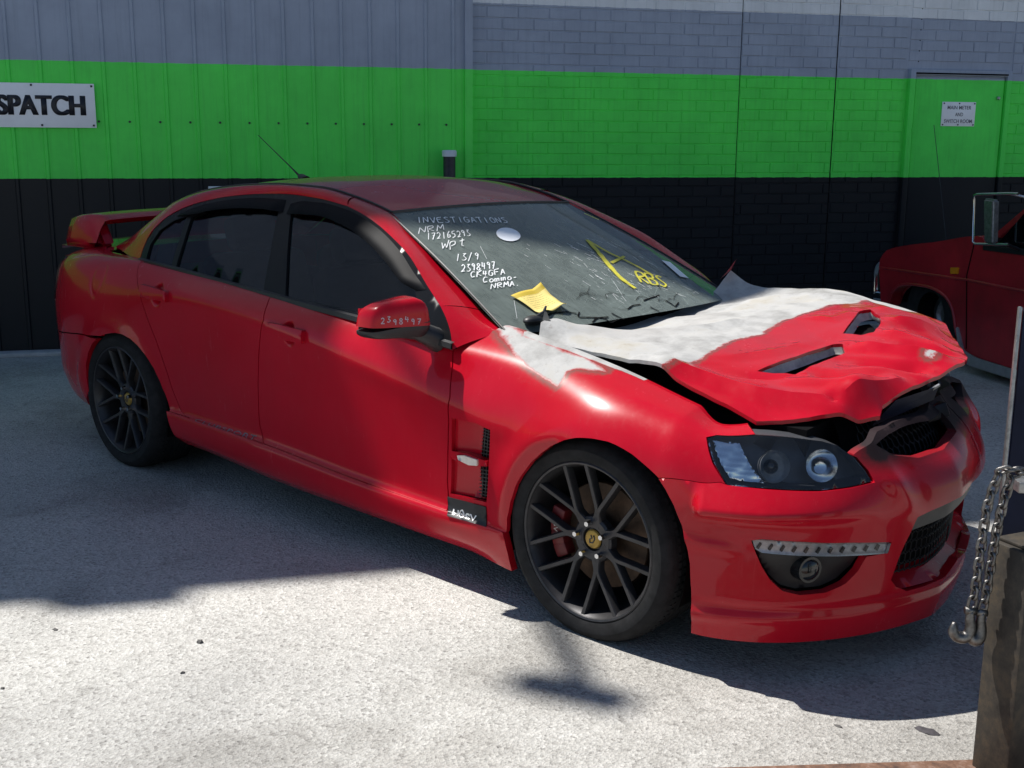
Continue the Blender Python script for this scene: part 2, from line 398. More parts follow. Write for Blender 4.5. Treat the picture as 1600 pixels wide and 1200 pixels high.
    def build(sgn):
        VV = [(x, y*sgn, z) for x, y, z in V]; FF = F if sgn > 0 else [f[::-1] for f in F]; return VV, FF
    def put(me_, rep):
        for an, af in (attrs or {}).items():
            vals = np.zeros(len(V)); vals[:nv] = af(D2)
            if lip: vals[nv:nv+len(bi)] = vals[bi]; vals[nv+len(bi):] = vals[bi]
            A = me_.attributes.new(an, 'FLOAT', 'POINT'); A.data.foreach_set('value', np.tile(vals, rep).astype(np.float32))
    if mirror == 2:
        a = build(1); b_ = build(-1); VV, FF = join_geo([a, b_])
        bm = bmesh.new(); me = bpy.data.meshes.new(name); me.from_pydata(VV, [], FF); put(me, 2); bm.from_mesh(me); bmesh.ops.remove_doubles(bm, verts=[v for v in bm.verts if abs(v.co.y) < .004], dist=.004); bm.to_mesh(me); bm.free()
    else:
        VV, FF = build(-1 if mirror else 1); me = bpy.data.meshes.new(name); me.from_pydata(VV, [], FF)
    me.update(); me.polygons.foreach_set('use_smooth', [True]*len(me.polygons))
    if sharp: me.set_sharp_from_angle(angle=math.radians(sharp))
    if mirror != 2: put(me, 1)
    return link(name, me, mat, parent)
def lathe(name, prof, axis_o, mat, parent, seg=64, axis='Y', sharp=30, a0=0, a1=2*math.pi):
    """prof: (radius, along) pairs; axis along +Y through axis_o"""
    full = abs(a1-a0-2*math.pi) < 1e-6; ns = seg if full else seg+1; V = []; F = []
    for i in range(ns):
        a = a0+(a1-a0)*i/seg
        for r_, y_ in prof: V.append((axis_o[0]+r_*math.cos(a), axis_o[1]+y_, axis_o[2]+r_*math.sin(a)))
    n = len(prof)
    for i in range(seg):
        j = (i+1) % ns
        for k in range(n-1): F.append((i*n+k, i*n+k+1, j*n+k+1, j*n+k))
    return mk(name, V, F, mat, parent, True, sharp)
def text_mesh(body, size, extrude=.001, bold=0., align='LEFT', spacing=1.):
    c = bpy.data.curves.new('txt', 'FONT'); c.body = body; c.size = size; c.extrude = extrude; c.offset = bold; c.align_x = align; c.space_character = spacing
    o = bpy.data.objects.new('txt', c); col.objects.link(o); dg = bpy.context.evaluated_depsgraph_get(); dg.update()
    me = bpy.data.meshes.new_from_object(o.evaluated_get(dg)); bpy.data.objects.remove(o); bpy.data.curves.remove(c)
    me.materials.clear(); return me
def fit_text(name, body, mat, parent, origin, ux, uy, w, h, bold=0., thick=.003, spacing=1., fn=None, fat=0.):
    """lettering stretched to w x h metres, laid on the plane origin/ux/uy (unit vectors)"""
    me = text_mesh(body, 1., .0, bold, 'LEFT', spacing)
    co = np.array([v.co[:] for v in me.vertices]); lo, hi = co.min(0), co.max(0); ux = Vector(ux); uy = Vector(uy); nn = ux.cross(uy)
    bm = bmesh.new(); bm.from_mesh(me)
    for v in bm.verts:
        a = (v.co.x-lo[0])/(hi[0]-lo[0])*w; b_ = (v.co.y-lo[1])/(hi[1]-lo[1])*h
        v.co = (Vector(fn(a, b_)) if fn else Vector(origin)+ux*a+uy*b_)
    if thick and not fn:
        r = bmesh.ops.extrude_face_region(bm, geom=list(bm.faces)); 
        for v in [g for g in r['geom'] if isinstance(g, bmesh.types.BMVert)]: v.co += nn*thick
    if fat:
        g0 = list(bm.verts)+list(bm.edges)+list(bm.faces)
        for k, dx in enumerate((-fat, fat, -fat*.5, fat*.5)):
            d_ = bmesh.ops.duplicate(bm, geom=g0)
            for v in [g for g in d_['geom'] if isinstance(g, bmesh.types.BMVert)]: v.co += ux*dx+nn*(.0005*(k+1))
    m2 = bpy.data.meshes.new(name); bm.to_mesh(m2); bm.free(); bpy.data.meshes.remove(me)
    return link(name, m2, mat, parent)
# ------------------------------------------------------------------ measured outlines
D={'gapF':[(-0.6582,8.803),(-0.6285,7.861),(-0.5995,7.164),(-0.6081,5.992),(-0.6233,5.085),(-0.6379,4.139),(-0.6332,2.729)],'gapM':[(-1.7293,8.595),(-1.6782,6.988),(-1.7191,5.994),(-1.7418,5.502),(-1.7642,4.887),(-1.7773,4.239),(-1.778,3.69),(-1.7372,2.399)],'gapR':[(-2.7809,8.723),(-2.7327,7.875),(-2.6379,6.881),(-2.5795,5.906),(-2.526,5.276),(-2.4687,4.438),(-2.3947,3.132),(-2.2682,1.96)],'archF':[(0.3059,6.548),(0.2726,6.753),(0.2379,6.904),(0.2096,7.014),(0.1796,7.084),(0.1497,7.135),(0.1223,7.153),(0.066,7.084),(0.0063,6.958),(-0.0467,6.799),(-0.107,6.545),(-0.1557,6.225),(-0.2028,5.787),(-0.2503,5.184),(-0.2818,4.739),(-0.3084,4.223),(-0.3267,3.596),(-0.3303,2.561),(-0.3325,1.527),(-0.3377,0.83)],'archFb':[(0.4383,0.152),(0.4464,1.057),(0.4445,2.605),(0.4369,3.99),(0.4228,4.681),(0.4022,5.308),(0.372,5.866),(0.3364,6.287),(0.3059,6.548)],'archR':[(-3.349,0.889),(-3.176,1.941),(-3.1746,3.203),(-3.1678,4.091),(-3.15,4.585),(-3.105,4.852),(-3.0519,5.046),(-2.9916,5.233),(-2.921,5.364),(-2.844,5.443),(-2.7904,5.422),(-2.7273,5.296),(-2.6723,5.1),(-2.6159,4.836),(-2.5676,4.535),(-2.5307,4.178),(-2.503,3.737),(-2.4704,2.836),(-2.4179,1.664),(-2.4141,0.92),(-2.4909,0.0)],'seamB':[(0.3059,6.548),(0.4268,7.007),(0.528,7.257),(0.5526,7.172)],'hl':[(0.5526,7.172),(0.684,7.151),(0.8362,7.075),(0.9315,7.125),(0.9953,7.212),(0.9848,7.63),(0.9627,8.118),(0.921,8.508),(0.8727,8.684),(0.7691,8.88),(0.6459,9.123),(0.4899,9.096),(0.4532,8.858),(0.478,8.454),(0.5171,7.799)],'drl':[(0.6442,5.051),(0.6716,5.097),(0.8053,5.032),(0.9377,4.849),(1.0605,4.587),(1.0559,4.143),(0.9429,4.293),(0.8089,4.488),(0.6739,4.627),(0.6535,4.773)],'fog':[(0.6602,4.593),(0.8093,4.429),(0.9434,4.231),(0.9866,4.195),(0.9684,3.63),(0.9333,3.153),(0.8772,2.743),(0.7998,2.654),(0.7501,2.916),(0.7085,3.462),(0.6803,4.035)],'foghole':[(0.6401,5.072),(0.6713,5.146),(0.8048,5.082),(0.9371,4.91),(1.0639,4.639),(1.0602,4.132),(0.9912,4.125),(0.9709,3.575),(0.9357,3.092),(0.8775,2.661),(0.8,2.572),(0.7484,2.838),(0.7047,3.433),(0.6763,4.035),(0.6541,4.642)],'lowgr':[(1.1371,5.535),(1.1827,5.671),(1.2418,5.781),(1.3068,5.907),(1.3809,6.085)],'lowgrb':[(1.0812,2.971),(1.1033,2.419),(1.1471,1.936),(1.2279,1.961),(1.3077,2.115),(1.3939,2.666)],'vent':[(-0.5886,6.285),(-0.4713,6.595),(-0.3973,6.584),(-0.4071,5.763),(-0.422,4.786),(-0.4383,3.871),(-0.5284,3.767),(-0.6241,3.703)],'badge':[(-0.6383,3.54),(-0.4387,3.698),(-0.4257,2.228),(-0.6148,1.951)],'ventmesh1':[(-0.457,6.45),(-0.4043,6.469),(-0.4216,5.214),(-0.4837,5.125)],'ventmesh2':[(-0.4903,4.822),(-0.4244,4.895),(-0.4382,3.921),(-0.505,3.856)],'ventbar':[(-0.6109,5.039),(-0.5253,5.164),(-0.4252,5.179),(-0.4268,4.988),(-0.513,4.828),(-0.6139,4.806)],'ventlamp':[(-0.5693,5.002),(-0.5325,5.1),(-0.4675,5.126),(-0.4696,4.926),(-0.5128,4.847),(-0.5644,4.881)],'hF':[(-1.6369,6.829),(-1.5573,6.961),(-1.4123,7.097),(-1.4032,6.811),(-1.5373,6.562),(-1.6364,6.505)],'hFr':[(-1.5181,6.785)],'hR':[(-2.633,7.275),(-2.5307,7.185),(-2.3968,7.006),(-2.3869,6.793),(-2.5188,6.879),(-2.6189,6.997)],'hRr':[(-2.4952,7.012)],'flap':[(-3.0724,7.498)],'club':[(-2.2536,2.23),(-1.8022,2.547)],'tail':[(-3.4144,7.578),(-3.3236,7.513),(-3.2652,6.982),(-3.2612,6.259),(-3.312,6.33)],'dlo_top':[(-0.6376,0.8695),(-0.67,0.9222),(-0.7119,0.9681),(-0.7583,1.0053),(-0.8553,1.0655),(-1.0163,1.1646),(-1.1426,1.2195),(-1.2687,1.265),(-1.3775,1.2962),(-1.4892,1.321),(-1.6957,1.3431),(-1.9258,1.3529),(-2.1532,1.3445),(-2.3819,1.322),(-2.5681,1.2886),(-2.6843,1.2572),(-2.7844,1.214),(-2.8478,1.1659),(-2.8819,1.11),(-2.8852,1.053),(-2.8735,0.9972)],'dlo_bot':[(-2.8712,0.9944),(-2.3667,0.9753),(-2.0531,0.9555),(-1.7657,0.9396),(-1.4985,0.9225),(-1.2513,0.9089),(-0.947,0.8908),(-0.6376,0.8695)],'pane_f':[(-1.6534,0.9527),(-1.7053,1.0603),(-1.7764,1.1839),(-1.8345,1.2798),(-1.7682,1.3011),(-1.6681,1.3107),(-1.5785,1.3045),(-1.4836,1.2887),(-1.3619,1.2601),(-1.2604,1.2269),(-1.1525,1.1787),(-1.045,1.1231),(-0.9663,1.0787),(-0.9088,1.0427),(-0.8724,0.9896),(-0.8466,0.9314),(-0.9279,0.9271),(-1.1875,0.937)],'pane_r':[(-2.517,1.0025),(-2.5332,1.1154),(-2.5599,1.2227),(-2.4364,1.2687),(-2.2554,1.2962),(-2.0979,1.3111),(-1.9374,1.315),(-1.9013,1.2291),(-1.8519,1.1141),(-1.8099,0.964),(-1.9662,0.9712),(-2.2178,0.9848)],'pane_q':[(-2.8176,1.0135),(-2.8299,1.0838),(-2.7931,1.1513),(-2.7066,1.2004),(-2.6043,1.2262),(-2.5764,1.1183),(-2.5592,1.0049)],'visor_f':[[(-1.8649,1.3153),(-1.7921,1.3289),(-1.6828,1.3281),(-1.4775,1.3065),(-1.2585,1.2511),(-1.0793,1.1789),(-0.9436,1.1011),(-0.8562,1.0542)],[(-1.8605,1.2733),(-1.7494,1.2786),(-1.6417,1.2786),(-1.4559,1.2527),(-1.2596,1.1981),(-1.1066,1.1349),(-0.9796,1.0707),(-0.9066,1.0451)]],'visor_r':[[(-2.7025,1.2212),(-2.5982,1.2612),(-2.4604,1.2932),(-2.2755,1.3177),(-2.0918,1.3304),(-1.9091,1.3295)],[(-2.6499,1.2239),(-2.5212,1.2419),(-2.3801,1.2656),(-2.1931,1.2823),(-2.0288,1.2869),(-1.8887,1.2799)]],'B':[(-0.6575,-0.675,0.9569),(-0.7062,-0.665,0.9813),(-0.8258,-0.645,1.0437),(-0.9613,-0.62,1.1122),(-1.0406,-0.605,1.1565),(-1.1652,-0.58,1.2187),(-1.3166,-0.555,1.2977),(-1.4183,-0.558,1.3264),(-1.5282,-0.56,1.3505),(-1.7398,-0.565,1.3825),(-2.0,-0.568,1.388),(-2.25,-0.566,1.379),(-2.5,-0.56,1.358),(-2.72,-0.555,1.326),(-2.95,-0.56,1.262),(-3.12,-0.57,1.17),(-3.27,-0.59,1.095),(-3.42,-0.62,1.025)],'hoodctl':[(-0.3932,-0.7,0.9259),(-0.2116,-0.7,0.9041),(-0.0752,-0.7,0.9002),(0.0552,-0.7,0.8944),(0.1355,-0.7,0.893),(0.1859,-0.7,0.863),(0.3186,-0.7,0.822),(0.4182,-0.7,0.794),(0.4794,-0.7,0.7726),(0.2354,-0.62,0.8647),(0.4155,-0.6,0.8334),(0.5212,-0.56,0.8275),(0.6242,-0.5,0.8222),(0.5997,-0.6,0.7876),(0.672,-0.52,0.7958),(0.6988,-0.48,0.7756),(0.7368,-0.42,0.7836),(0.7245,-0.38,0.8027),(0.7754,-0.17,0.8605),(0.8036,0.03,0.892),(0.658,-0.42,0.8666),(0.6802,-0.33,0.8785),(0.7211,-0.2,0.8714),(-0.42,-0.66,0.966),(-0.42,-0.43,0.923),(-0.42,-0.19,0.896),(-0.42,0.005,0.912),(-0.45,0.165,0.907),(-0.48,0.36,0.918),(-0.5,0.531,0.946),(-0.5,0.627,0.993),(-0.5,0.685,1.038),(-0.427,0.68,0.992),(-0.278,0.68,0.978),(0.013,0.68,0.997),(0.197,0.68,0.97),(0.329,0.66,0.95),(0.487,0.63,0.918),(0.6,0.45,0.89),(0.72,0.25,0.885),(0.0,-0.35,0.93),(0.0,0.0,0.955),(0.0,0.35,0.985),(0.3,-0.35,0.905),(0.3,0.0,0.945),(0.3,0.35,0.985),(0.55,-0.3,0.885),(0.55,0.0,0.93),(0.5,0.35,0.955),(-0.25,-0.4,0.918),(-0.25,0.0,0.93),(-0.25,0.35,0.945)],'ventN':[(0.346,-0.486),(0.364,-0.391),(0.378,-0.231),(0.404,-0.105),(0.438,-0.098),(0.476,-0.152),(0.46,-0.251),(0.446,-0.421),(0.395,-0.462)],'ventFar':[(0.382,0.012),(0.346,0.141),(0.31,0.275),(0.324,0.334),(0.388,0.275),(0.439,0.18),(0.465,0.074),(0.439,0.031)],'burn':[(0.133,-0.687),(0.151,-0.635),(0.17,-0.578),(0.156,-0.465),(0.13,-0.31),(0.147,-0.235),(0.162,-0.177),(0.149,-0.092),(0.14,0.019),(0.146,0.09),(0.162,0.178),(0.164,0.293),(0.19,0.422),(0.194,0.52),(0.232,0.59),(0.295,0.616),(0.342,0.628)],'emblem':[(0.746,-0.012)],'ink':[('INVESTIGATIONS',(-0.905,0.1293),(-0.195,0.22),(-0.85,0.077)),('NRM',(-0.98,0.231),(-0.76,0.2228),(-0.925,0.176)),('172165293',(-0.97,0.2943),(-0.64,0.3053),(-0.915,0.2365)),('Wpt',(-0.945,0.3905),(-0.745,0.3795),(-0.88,0.3245)),('13/9',(-0.935,0.4978),(-0.78,0.5143),(-0.88,0.4428)),('2398497.',(-0.965,0.5885),(-0.71,0.5995),(-0.915,0.5335)),('CK4GFA',(-0.945,0.638),(-0.725,0.649),(-0.905,0.5968)),('Commo-',(-0.91,0.6903),(-0.69,0.6985),(-0.87,0.6518)),('NRMA.',(-0.9,0.7398),(-0.71,0.7425),(-0.865,0.704))],'disc':[(-0.355,0.3245),(-0.405,0.2833),(-0.31,0.3685),(-0.25,0.2723),(-0.445,0.3713)],'paper':[(-0.84,0.8113),(-0.63,0.7755),(-0.625,0.9433),(-0.795,0.9653)],'yA':[[(0.26,0.4428),(0.16,0.5665),(0.05,0.704),(-0.005,0.8113),(-0.01,0.8773)],[(0.26,0.4428),(0.255,0.5555),(0.295,0.649),(0.32,0.7315),(0.325,0.803)],[(0.12,0.6628),(0.355,0.6215)],[(0.155,0.7755),(0.145,0.8305),(0.175,0.869),(0.305,0.8855),(0.405,0.8608),(0.395,0.8113),(0.345,0.759),(0.21,0.7563),(0.155,0.7755)],[(0.345,0.7398),(0.195,0.792),(0.215,0.8278),(0.32,0.8278),(0.38,0.7865),(0.345,0.7398)],[(0.13,0.8635),(0.225,0.924)],[(0.875,0.1513),(0.915,0.2338)]],'tag':[(0.755,0.6875),(0.845,0.7123),(0.71,0.8635),(0.625,0.8415)],'cracks':[[(-0.795,0.9873),(-0.71,0.9598),(-0.635,0.9653),(-0.595,0.9845)],[(-0.57,0.979),(-0.605,1.0065),(-0.535,1.0258),(-0.475,1.0478),(-0.47,1.078),(-0.41,1.0643)],[(-0.57,1.0588),(-0.505,1.034),(-0.445,1.0395)],[(-0.27,1.0093),(-0.195,0.99),(-0.14,0.99)],[(-0.4,1.0175),(-0.375,1.0725)],[(-0.08,0.968),(0.105,0.9488)],[(-0.1,1.0175),(-0.08,1.056)],[(0.095,0.99),(0.09,1.045),(0.175,1.0203)]],'scuff':[[(-0.265,0.4538),(-0.385,0.5885)],[(-0.31,0.5088),(-0.48,0.6903)],[(-0.31,0.5693),(-0.465,0.748)],[(-0.285,0.6325),(-0.43,0.781)],[(-0.225,0.6683),(-0.36,0.8195)],[(-0.225,0.7288),(-0.365,0.869)],[(-0.2,0.7865),(-0.325,0.9295)],[(-0.09,0.8003),(-0.175,0.9103)],[(-0.67,0.3988),(-0.73,0.5088)],[(-0.84,0.8388),(-0.915,0.9598)]],'rbs':[(0.11,0.8388),(0.3,0.9103),(0.22,0.7508)],'fburn':[(-0.6054,10.0),(-0.4412,9.487),(-0.319,9.03),(-0.2297,8.762),(-0.1539,8.599),(-0.1554,8.895),(-0.168,9.196),(-0.1318,9.441),(-0.0322,9.699),(-0.1379,9.815),(-0.2356,9.8),(-0.3635,9.87),(-0.4285,9.841),(-0.5155,9.998),(-0.5613,10.0)],'truck':{'o':[-0.44,4.09],'d':[-0.83581,0.54902],'n':[-0.54902,-0.83581],'body':[(1.706,0.609),(1.698,0.685),(1.614,0.749),(1.306,0.822),(0.968,0.875),(0.613,0.942),(0.424,0.966),(0.39,0.874),(-0.004,0.886),(-0.246,0.893),(-0.362,0.13),(-0.117,0.131),(0.018,0.126),(0.407,0.123),(0.519,0.143),(0.626,0.262),(0.693,0.418),(0.822,0.511),(1.017,0.542),(1.265,0.53),(1.417,0.492),(1.488,0.423),(1.505,0.346),(1.631,0.328)],'crease':[(1.679,0.612),(0.57,0.647),(-0.04,0.645),(-0.284,0.644)],'pillar':[(0.424,0.966),(0.345,0.99),(0.045,1.211),(-0.066,1.293),(-0.076,1.221),(0.035,1.142),(0.32,0.957)],'gap':[(0.515,0.91),(0.568,0.679),(0.501,0.169)],'lamp':[(0.751,0.713),(0.662,0.722),(0.663,0.677),(0.744,0.668)],'step':[(0.61,0.306),(0.514,0.153),(0.363,0.113),(0.014,0.105),(-0.367,0.098),(-0.38,0.01),(0.02,0.009),(0.47,0.052),(0.569,0.125)],'mirror':[(0.403,1.242),(0.054,1.267),(0.354,0.911),(0.017,0.942),(0.259,1.224),(0.154,1.217),(0.126,0.944),(0.217,0.937)],'bar':[(1.682,0.702),(1.772,0.673),(1.842,0.625),(1.871,0.555),(1.845,0.361),(1.655,0.366)],'ant':[(0.93,0.888),(1.197,1.707)]},'stones':[(-0.864,-1.799,0.0),(-0.713,-1.957,0.0),(-1.007,-2.375,0.0),(1.083,-0.735,0.0),(0.894,-0.88,0.0),(-1.295,-2.073,-0.0)]}

# ---- body shell: stations (s, [(inset,z) x11]) ; s = x on the flanks, angle-based round the ends
XF,AF,BW = .30,.62,.935
XR,AR,PR = -3.15,.92,2.6
def plan(s):
    """point on plan outline (right side, y<0) and outward normal"""
    s=np.asarray(s,float); x=np.where(s>XF,0,s); y=np.full_like(s,-BW); nx=np.zeros_like(s); ny=np.full_like(s,-1.)
    f=s>XF; th=np.clip((s-XF)/1.2,0,1)*np.pi/2
    xf=XF+AF*np.sin(th); yf=-BW*np.cos(th); nxf=np.sin(th)/AF; nyf=-np.cos(th)/BW
    l=np.hypot(nxf,nyf); x=np.where(f,xf,x); y=np.where(f,yf,y); nx=np.where(f,nxf/l,nx); ny=np.where(f,nyf/l,ny)
    r=s<XR; th=np.clip((XR-s)/1.4,0,1)*np.pi/2; e=2/PR
    st=np.sin(th)**e; ct=np.cos(th)**e
    xr=XR-AR*st; yr=-BW*ct; a=-(st**(PR-1))/AR; b=-(ct**(PR-1))/BW; l=np.hypot(a,b)+1e-9
    x=np.where(r,xr,x); y=np.where(r,yr,y); nx=np.where(r,a/l,nx); ny=np.where(r,b/l,ny)
    return x,y,nx,ny
ST=[
 (-4.55,[(.14,.20),(.05,.25),(.01,.33),(.0,.40),(-.0,.46),(.0,.56),(.02,.66),(.06,.80),(.10,.92),(.16,.985),(0.4,1)]),
 (-4,[(.14,.20),(.07,.25),(.03,.34),(.0,.40),(.0,.46),(-.0,.56),(.012,.66),(.03,.80),(.07,.93),(.13,.985),(0.35,1.01)]),
 (-3.6,[(.12,.21),(.06,.26),(.025,.34),(.01,.40),(.008,.46),(.004,.56),(.0,.70),(.012,.82),(.05,.95),(.14,1.00),(0.28,1.02)]),
 (-2.92,[(.06,.20),(.02,.25),(.005,.33),(.005,.38),(.004,.46),(-.004,.62),(-.01,.74),(.004,.87),(.05,.965),(.10,1.01),(0.14,1.015)]),
 (-2.3,[(.07,.19),(.02,.24),(.008,.335),(.028,.355),(.026,.45),(.014,.62),(.002,.80),(.0,.905),(.04,.955),(.085,.985),(0.13,0.99)]),
 (-1.7,[(.07,.158),(.02,.21),(.006,.320),(.028,.338),(.028,.43),(.018,.60),(.006,.78),(.0,.868),(.045,.925),(.085,.948),(0.13,0.955)]),
 (-1.1,[(.07,.147),(.02,.20),(.006,.290),(.028,.308),(.028,.41),(.018,.56),(.006,.70),(.0,.785),(.05,.875),(.085,.905),(0.13,0.91)]),
 (-.67,[(0.07, 0.143), (0.02, 0.195), (0.008, 0.28), (0.027, 0.296), (0.028, 0.385), (0.018, 0.52), (0.006, 0.635), (0.0, 0.71), (0.05, 0.815), (0.087, 0.874), (0.13, 0.88)]),
 (-0.6,[(.07,.143),(.02,.195),(.008,.278),(.026,.294),(.028,.38),(.018,.51),(.006,.62),(.0,.697),(.05,.805),(.088,.868),(0.235,0.945)]),
 (-0.3,[(.035,.135),(.02,.195),(.008,.275),(.014,.290),(.016,.37),(.008,.49),(.0,.58),(-.004,.660),(.035,.775),(.095,.850),(0.205,0.918)]),
 (0,[(.05,.150),(.02,.195),(.008,.275),(.010,.290),(.010,.36),(.004,.48),(-.004,.58),(-.012,.690),(.024,.765),(.098,.830),(0.195,0.868)]),
 (0.3,[(.05,.128),(.02,.195),(.008,.275),(.006,.290),(.004,.36),(.0,.46),(-.006,.56),(-.004,.650),(.030,.718),(.098,.774),(0.19,0.797)]),
 (0.5,[(.03,.128),(.01,.195),(.0,.265),(.0,.300),(.0,.37),(.0,.45),(-.012,.535),(.005,.605),(.030,.665),(.085,.735),(0.16,0.755)]),
 (0.8,[(.02,.128),(.0,.195),(-.005,.260),(-.005,.310),(-.01,.38),(-.015,.45),(-.03,.535),(-.010,.605),(.025,.670),(.085,.755),(0.16,0.785)]),
 (1.1,[(.02,.128),(.0,.195),(-.010,.260),(-.015,.310),(-.02,.39),(-.03,.46),(-.04,.54),(-.020,.615),(.025,.690),(.085,.765),(0.16,0.8)]),
 (1.5,[(.02,.128),(.0,.195),(-.010,.260),(-.015,.310),(-.02,.39),(-.03,.46),(-.04,.55),(-.020,.640),(.020,.720),(.075,.780),(0.15,0.815)]),
]
SS=np.array([a for a,_ in ST]); CT=np.array([c for _,c in ST])  # (ns,10,2)
def pchip(x,X,Y):
    """monotone cubic along axis0 of Y"""
    h=np.diff(X); d=np.diff(Y,axis=0)/h.reshape(-1,*([1]*(Y.ndim-1)))
    m=np.zeros_like(Y); m[0]=d[0]; m[-1]=d[-1]
    hh=h.reshape(-1,*([1]*(Y.ndim-1)))
    w1=2*hh[1:]+hh[:-1]; w2=hh[1:]+2*hh[:-1]
    with np.errstate(divide='ignore',invalid='ignore'):
        mm=(w1+w2)/(w1/d[:-1]+w2/d[1:])
    m[1:-1]=np.where(d[:-1]*d[1:]>0,mm,0)
    i=np.clip(np.searchsorted(X,x)-1,0,len(X)-2); t=((x-X[i])/h[i]).reshape(-1,*([1]*(Y.ndim-1))); H=hh[i]
    return ((1+2*t)*(1-t)**2*Y[i]+t*(1-t)**2*H*m[i]+t*t*(3-2*t)*Y[i+1]+t*t*(t-1)*H*m[i+1])
def cr(ctrl,v):
    """catmull-rom along knots; ctrl (n,K,2), v (n,)"""
    K=ctrl.shape[1]; i=np.clip(np.floor(v).astype(int),0,K-2); t=(v-i)[:,None]; n=np.arange(len(v))
    p1=ctrl[n,i];p2=ctrl[n,i+1];p0=np.where((i>0)[:,None],ctrl[n,np.maximum(i-1,0)],2*p1-p2);p3=np.where((i<K-2)[:,None],ctrl[n,np.minimum(i+2,K-1)],2*p2-p1)
    # centripetal-ish tangents by chord
    d0=np.linalg.norm(p1-p0,axis=1,keepdims=True)**.5+1e-6;d1=np.linalg.norm(p2-p1,axis=1,keepdims=True)**.5+1e-6;d2=np.linalg.norm(p3-p2,axis=1,keepdims=True)**.5+1e-6
    m1=((p1-p0)/d0-(p2-p0)/(d0+d1)+(p2-p1)/d1)*d1; m2=((p2-p1)/d1-(p3-p1)/(d1+d2)+(p3-p2)/d2)*d1
    return (2*t**3-3*t**2+1)*p1+(t**3-2*t**2+t)*m1+(-2*t**3+3*t**2)*p2+(t**3-t**2)*m2
WH=((0.,.325),(-2.915,.33))
def shell(s,v,off=0.):
    s=np.atleast_1d(np.asarray(s,float)); v=np.atleast_1d(np.asarray(v,float))
    c=pchip(s,SS,CT); q=cr(c,v); x,y,nx,ny=plan(s)
    ins=q[:,0]; z=q[:,1]
    # wheel arch flares
    for wx,wz in WH:
        r=np.hypot(x-wx,z-wz); ins=ins-.020*np.exp(-((r-.35)/.055)**2)*(z>.12)*np.clip((z-.2)/.2,0,1)
    ins=ins-.012*np.exp(-((x-.02)/.22)**2-((z-.745)/.075)**2)
    ins=ins+off
    return np.stack([x-nx*ins,y-ny*ins,z],1)
# ---- greenhouse side: y as a function of x,z
def tumble(x,z):
    x=np.asarray(x,float); z=np.asarray(z,float)
    t=z-.93
    y=.848-.40*t-.38*t*np.abs(t)
    y=y-.05*np.clip((-2.3-x)/.8,0,2)**2
    return -y
# ------------------------------------------------------------------ the yard: ground, joints, building
WN = Vector((.83511, -.55008, 0)); WT = Vector((.55008, .83511, 0)); WO = Vector((-4.31, 2.93, 0))
def W3(u, z, d=0.): return WO+WT*u+WN*d+Vector((0, 0, z))
RW = Matrix((WT, -WN, Vector((0, 0, 1)))).transposed()          # local x along wall, local -y out of wall
def wbox(name, u0, u1, z0, z1, d0, d1, mat, parent, bev=0):
    return box(name, W3((u0+u1)/2, (z0+z1)/2, (d0+d1)/2), (u1-u0, abs(d1-d0), z1-z0), mat, parent, RW, bev)
gv = []; gf = []
nx_, ny_ = 60, 60
for i in range(nx_+1):
    for j in range(ny_+1):
        x = -60+120*i/nx_; y = -60+120*j/ny_; gv.append((x, y, 0))
for i in range(nx_):
    for j in range(ny_): a = i*(ny_+1)+j; gf.append((a, a+ny_+1, a+ny_+2, a+1))
ground = mk('ground', gv, gf, 'concrete_yard', None, False); ground['kind'] = 'structure'
# saw-cut slab joints, parallel and square to the wall
for (u, d0, d1) in ((-9.2, .3, 12), (8.4, .3, 12)):
    q = [W3(u-.006, .004, d0), W3(u+.006, .004, d0), W3(u+.006, .004, d1), W3(u-.006, .004, d1)]
    o = mk('slab_joint', q, [(0, 1, 2, 3)], 'joint_dark', ground, False)
for d in (11.5,):
    q = [W3(-14, .003, d-.005), W3(14, .003, d-.005), W3(14, .003, d+.005), W3(-14, .003, d+.005)]
    mk('slab_joint', q, [(0, 1, 2, 3)], 'joint_dark', ground, False)
kb = wbox('kerb_strip', -14, 14, .0, .03, .02, .16, 'kerb_pale', None, .006); kb['kind'] = 'structure'

# warehouse: ribbed steel bay (left) + painted brick bay (right)
bld = empty('warehouse', W3(0, 0, 0))
tag(bld, 'warehouse wall painted black, green and grey behind the red sedan', 'building')
wbox('steel_sheet', -14, -.062, 0, 12.58, -.30, 0, 'steel_cladding_paint', bld)
ribm = None
for k in range(46):
    u = -.150-.2135*k
    bm = bmesh.new()
    pr = [(-.017, 0), (-.009, .013), (.009, .013), (.017, 0)]
    lo = [bm.verts.new(W3(u+a, .03, d)) for a, d in pr]; hi = [bm.verts.new(W3(u+a, 6.0, d)) for a, d in pr]
    for i in range(3): bm.faces.new((lo[i], lo[i+1], hi[i+1], hi[i]))
    bm.faces.new(hi[::-1])
    if k < 30: from_bm('rib', bm, 'steel_cladding_paint', bld)
    else: bm.free()
for k in range(18):
    u = -.205-.2135*k
    for z in (1.689,):
        bm = bmesh.new(); bmesh.ops.create_cone(bm, cap_ends=True, segments=6, radius1=.009, radius2=.007, depth=.012, matrix=Matrix.Translation(W3(u, z, .006)) @ RW.to_4x4() @ Matrix.Rotation(math.pi/2, 4, 'X'))
        from_bm('screw', bm, 'bollard_dark', bld)
wbox('corner_trim', -.062, -.002, 0, 12.58, -.3, .035, 'steel_cladding_paint', bld)
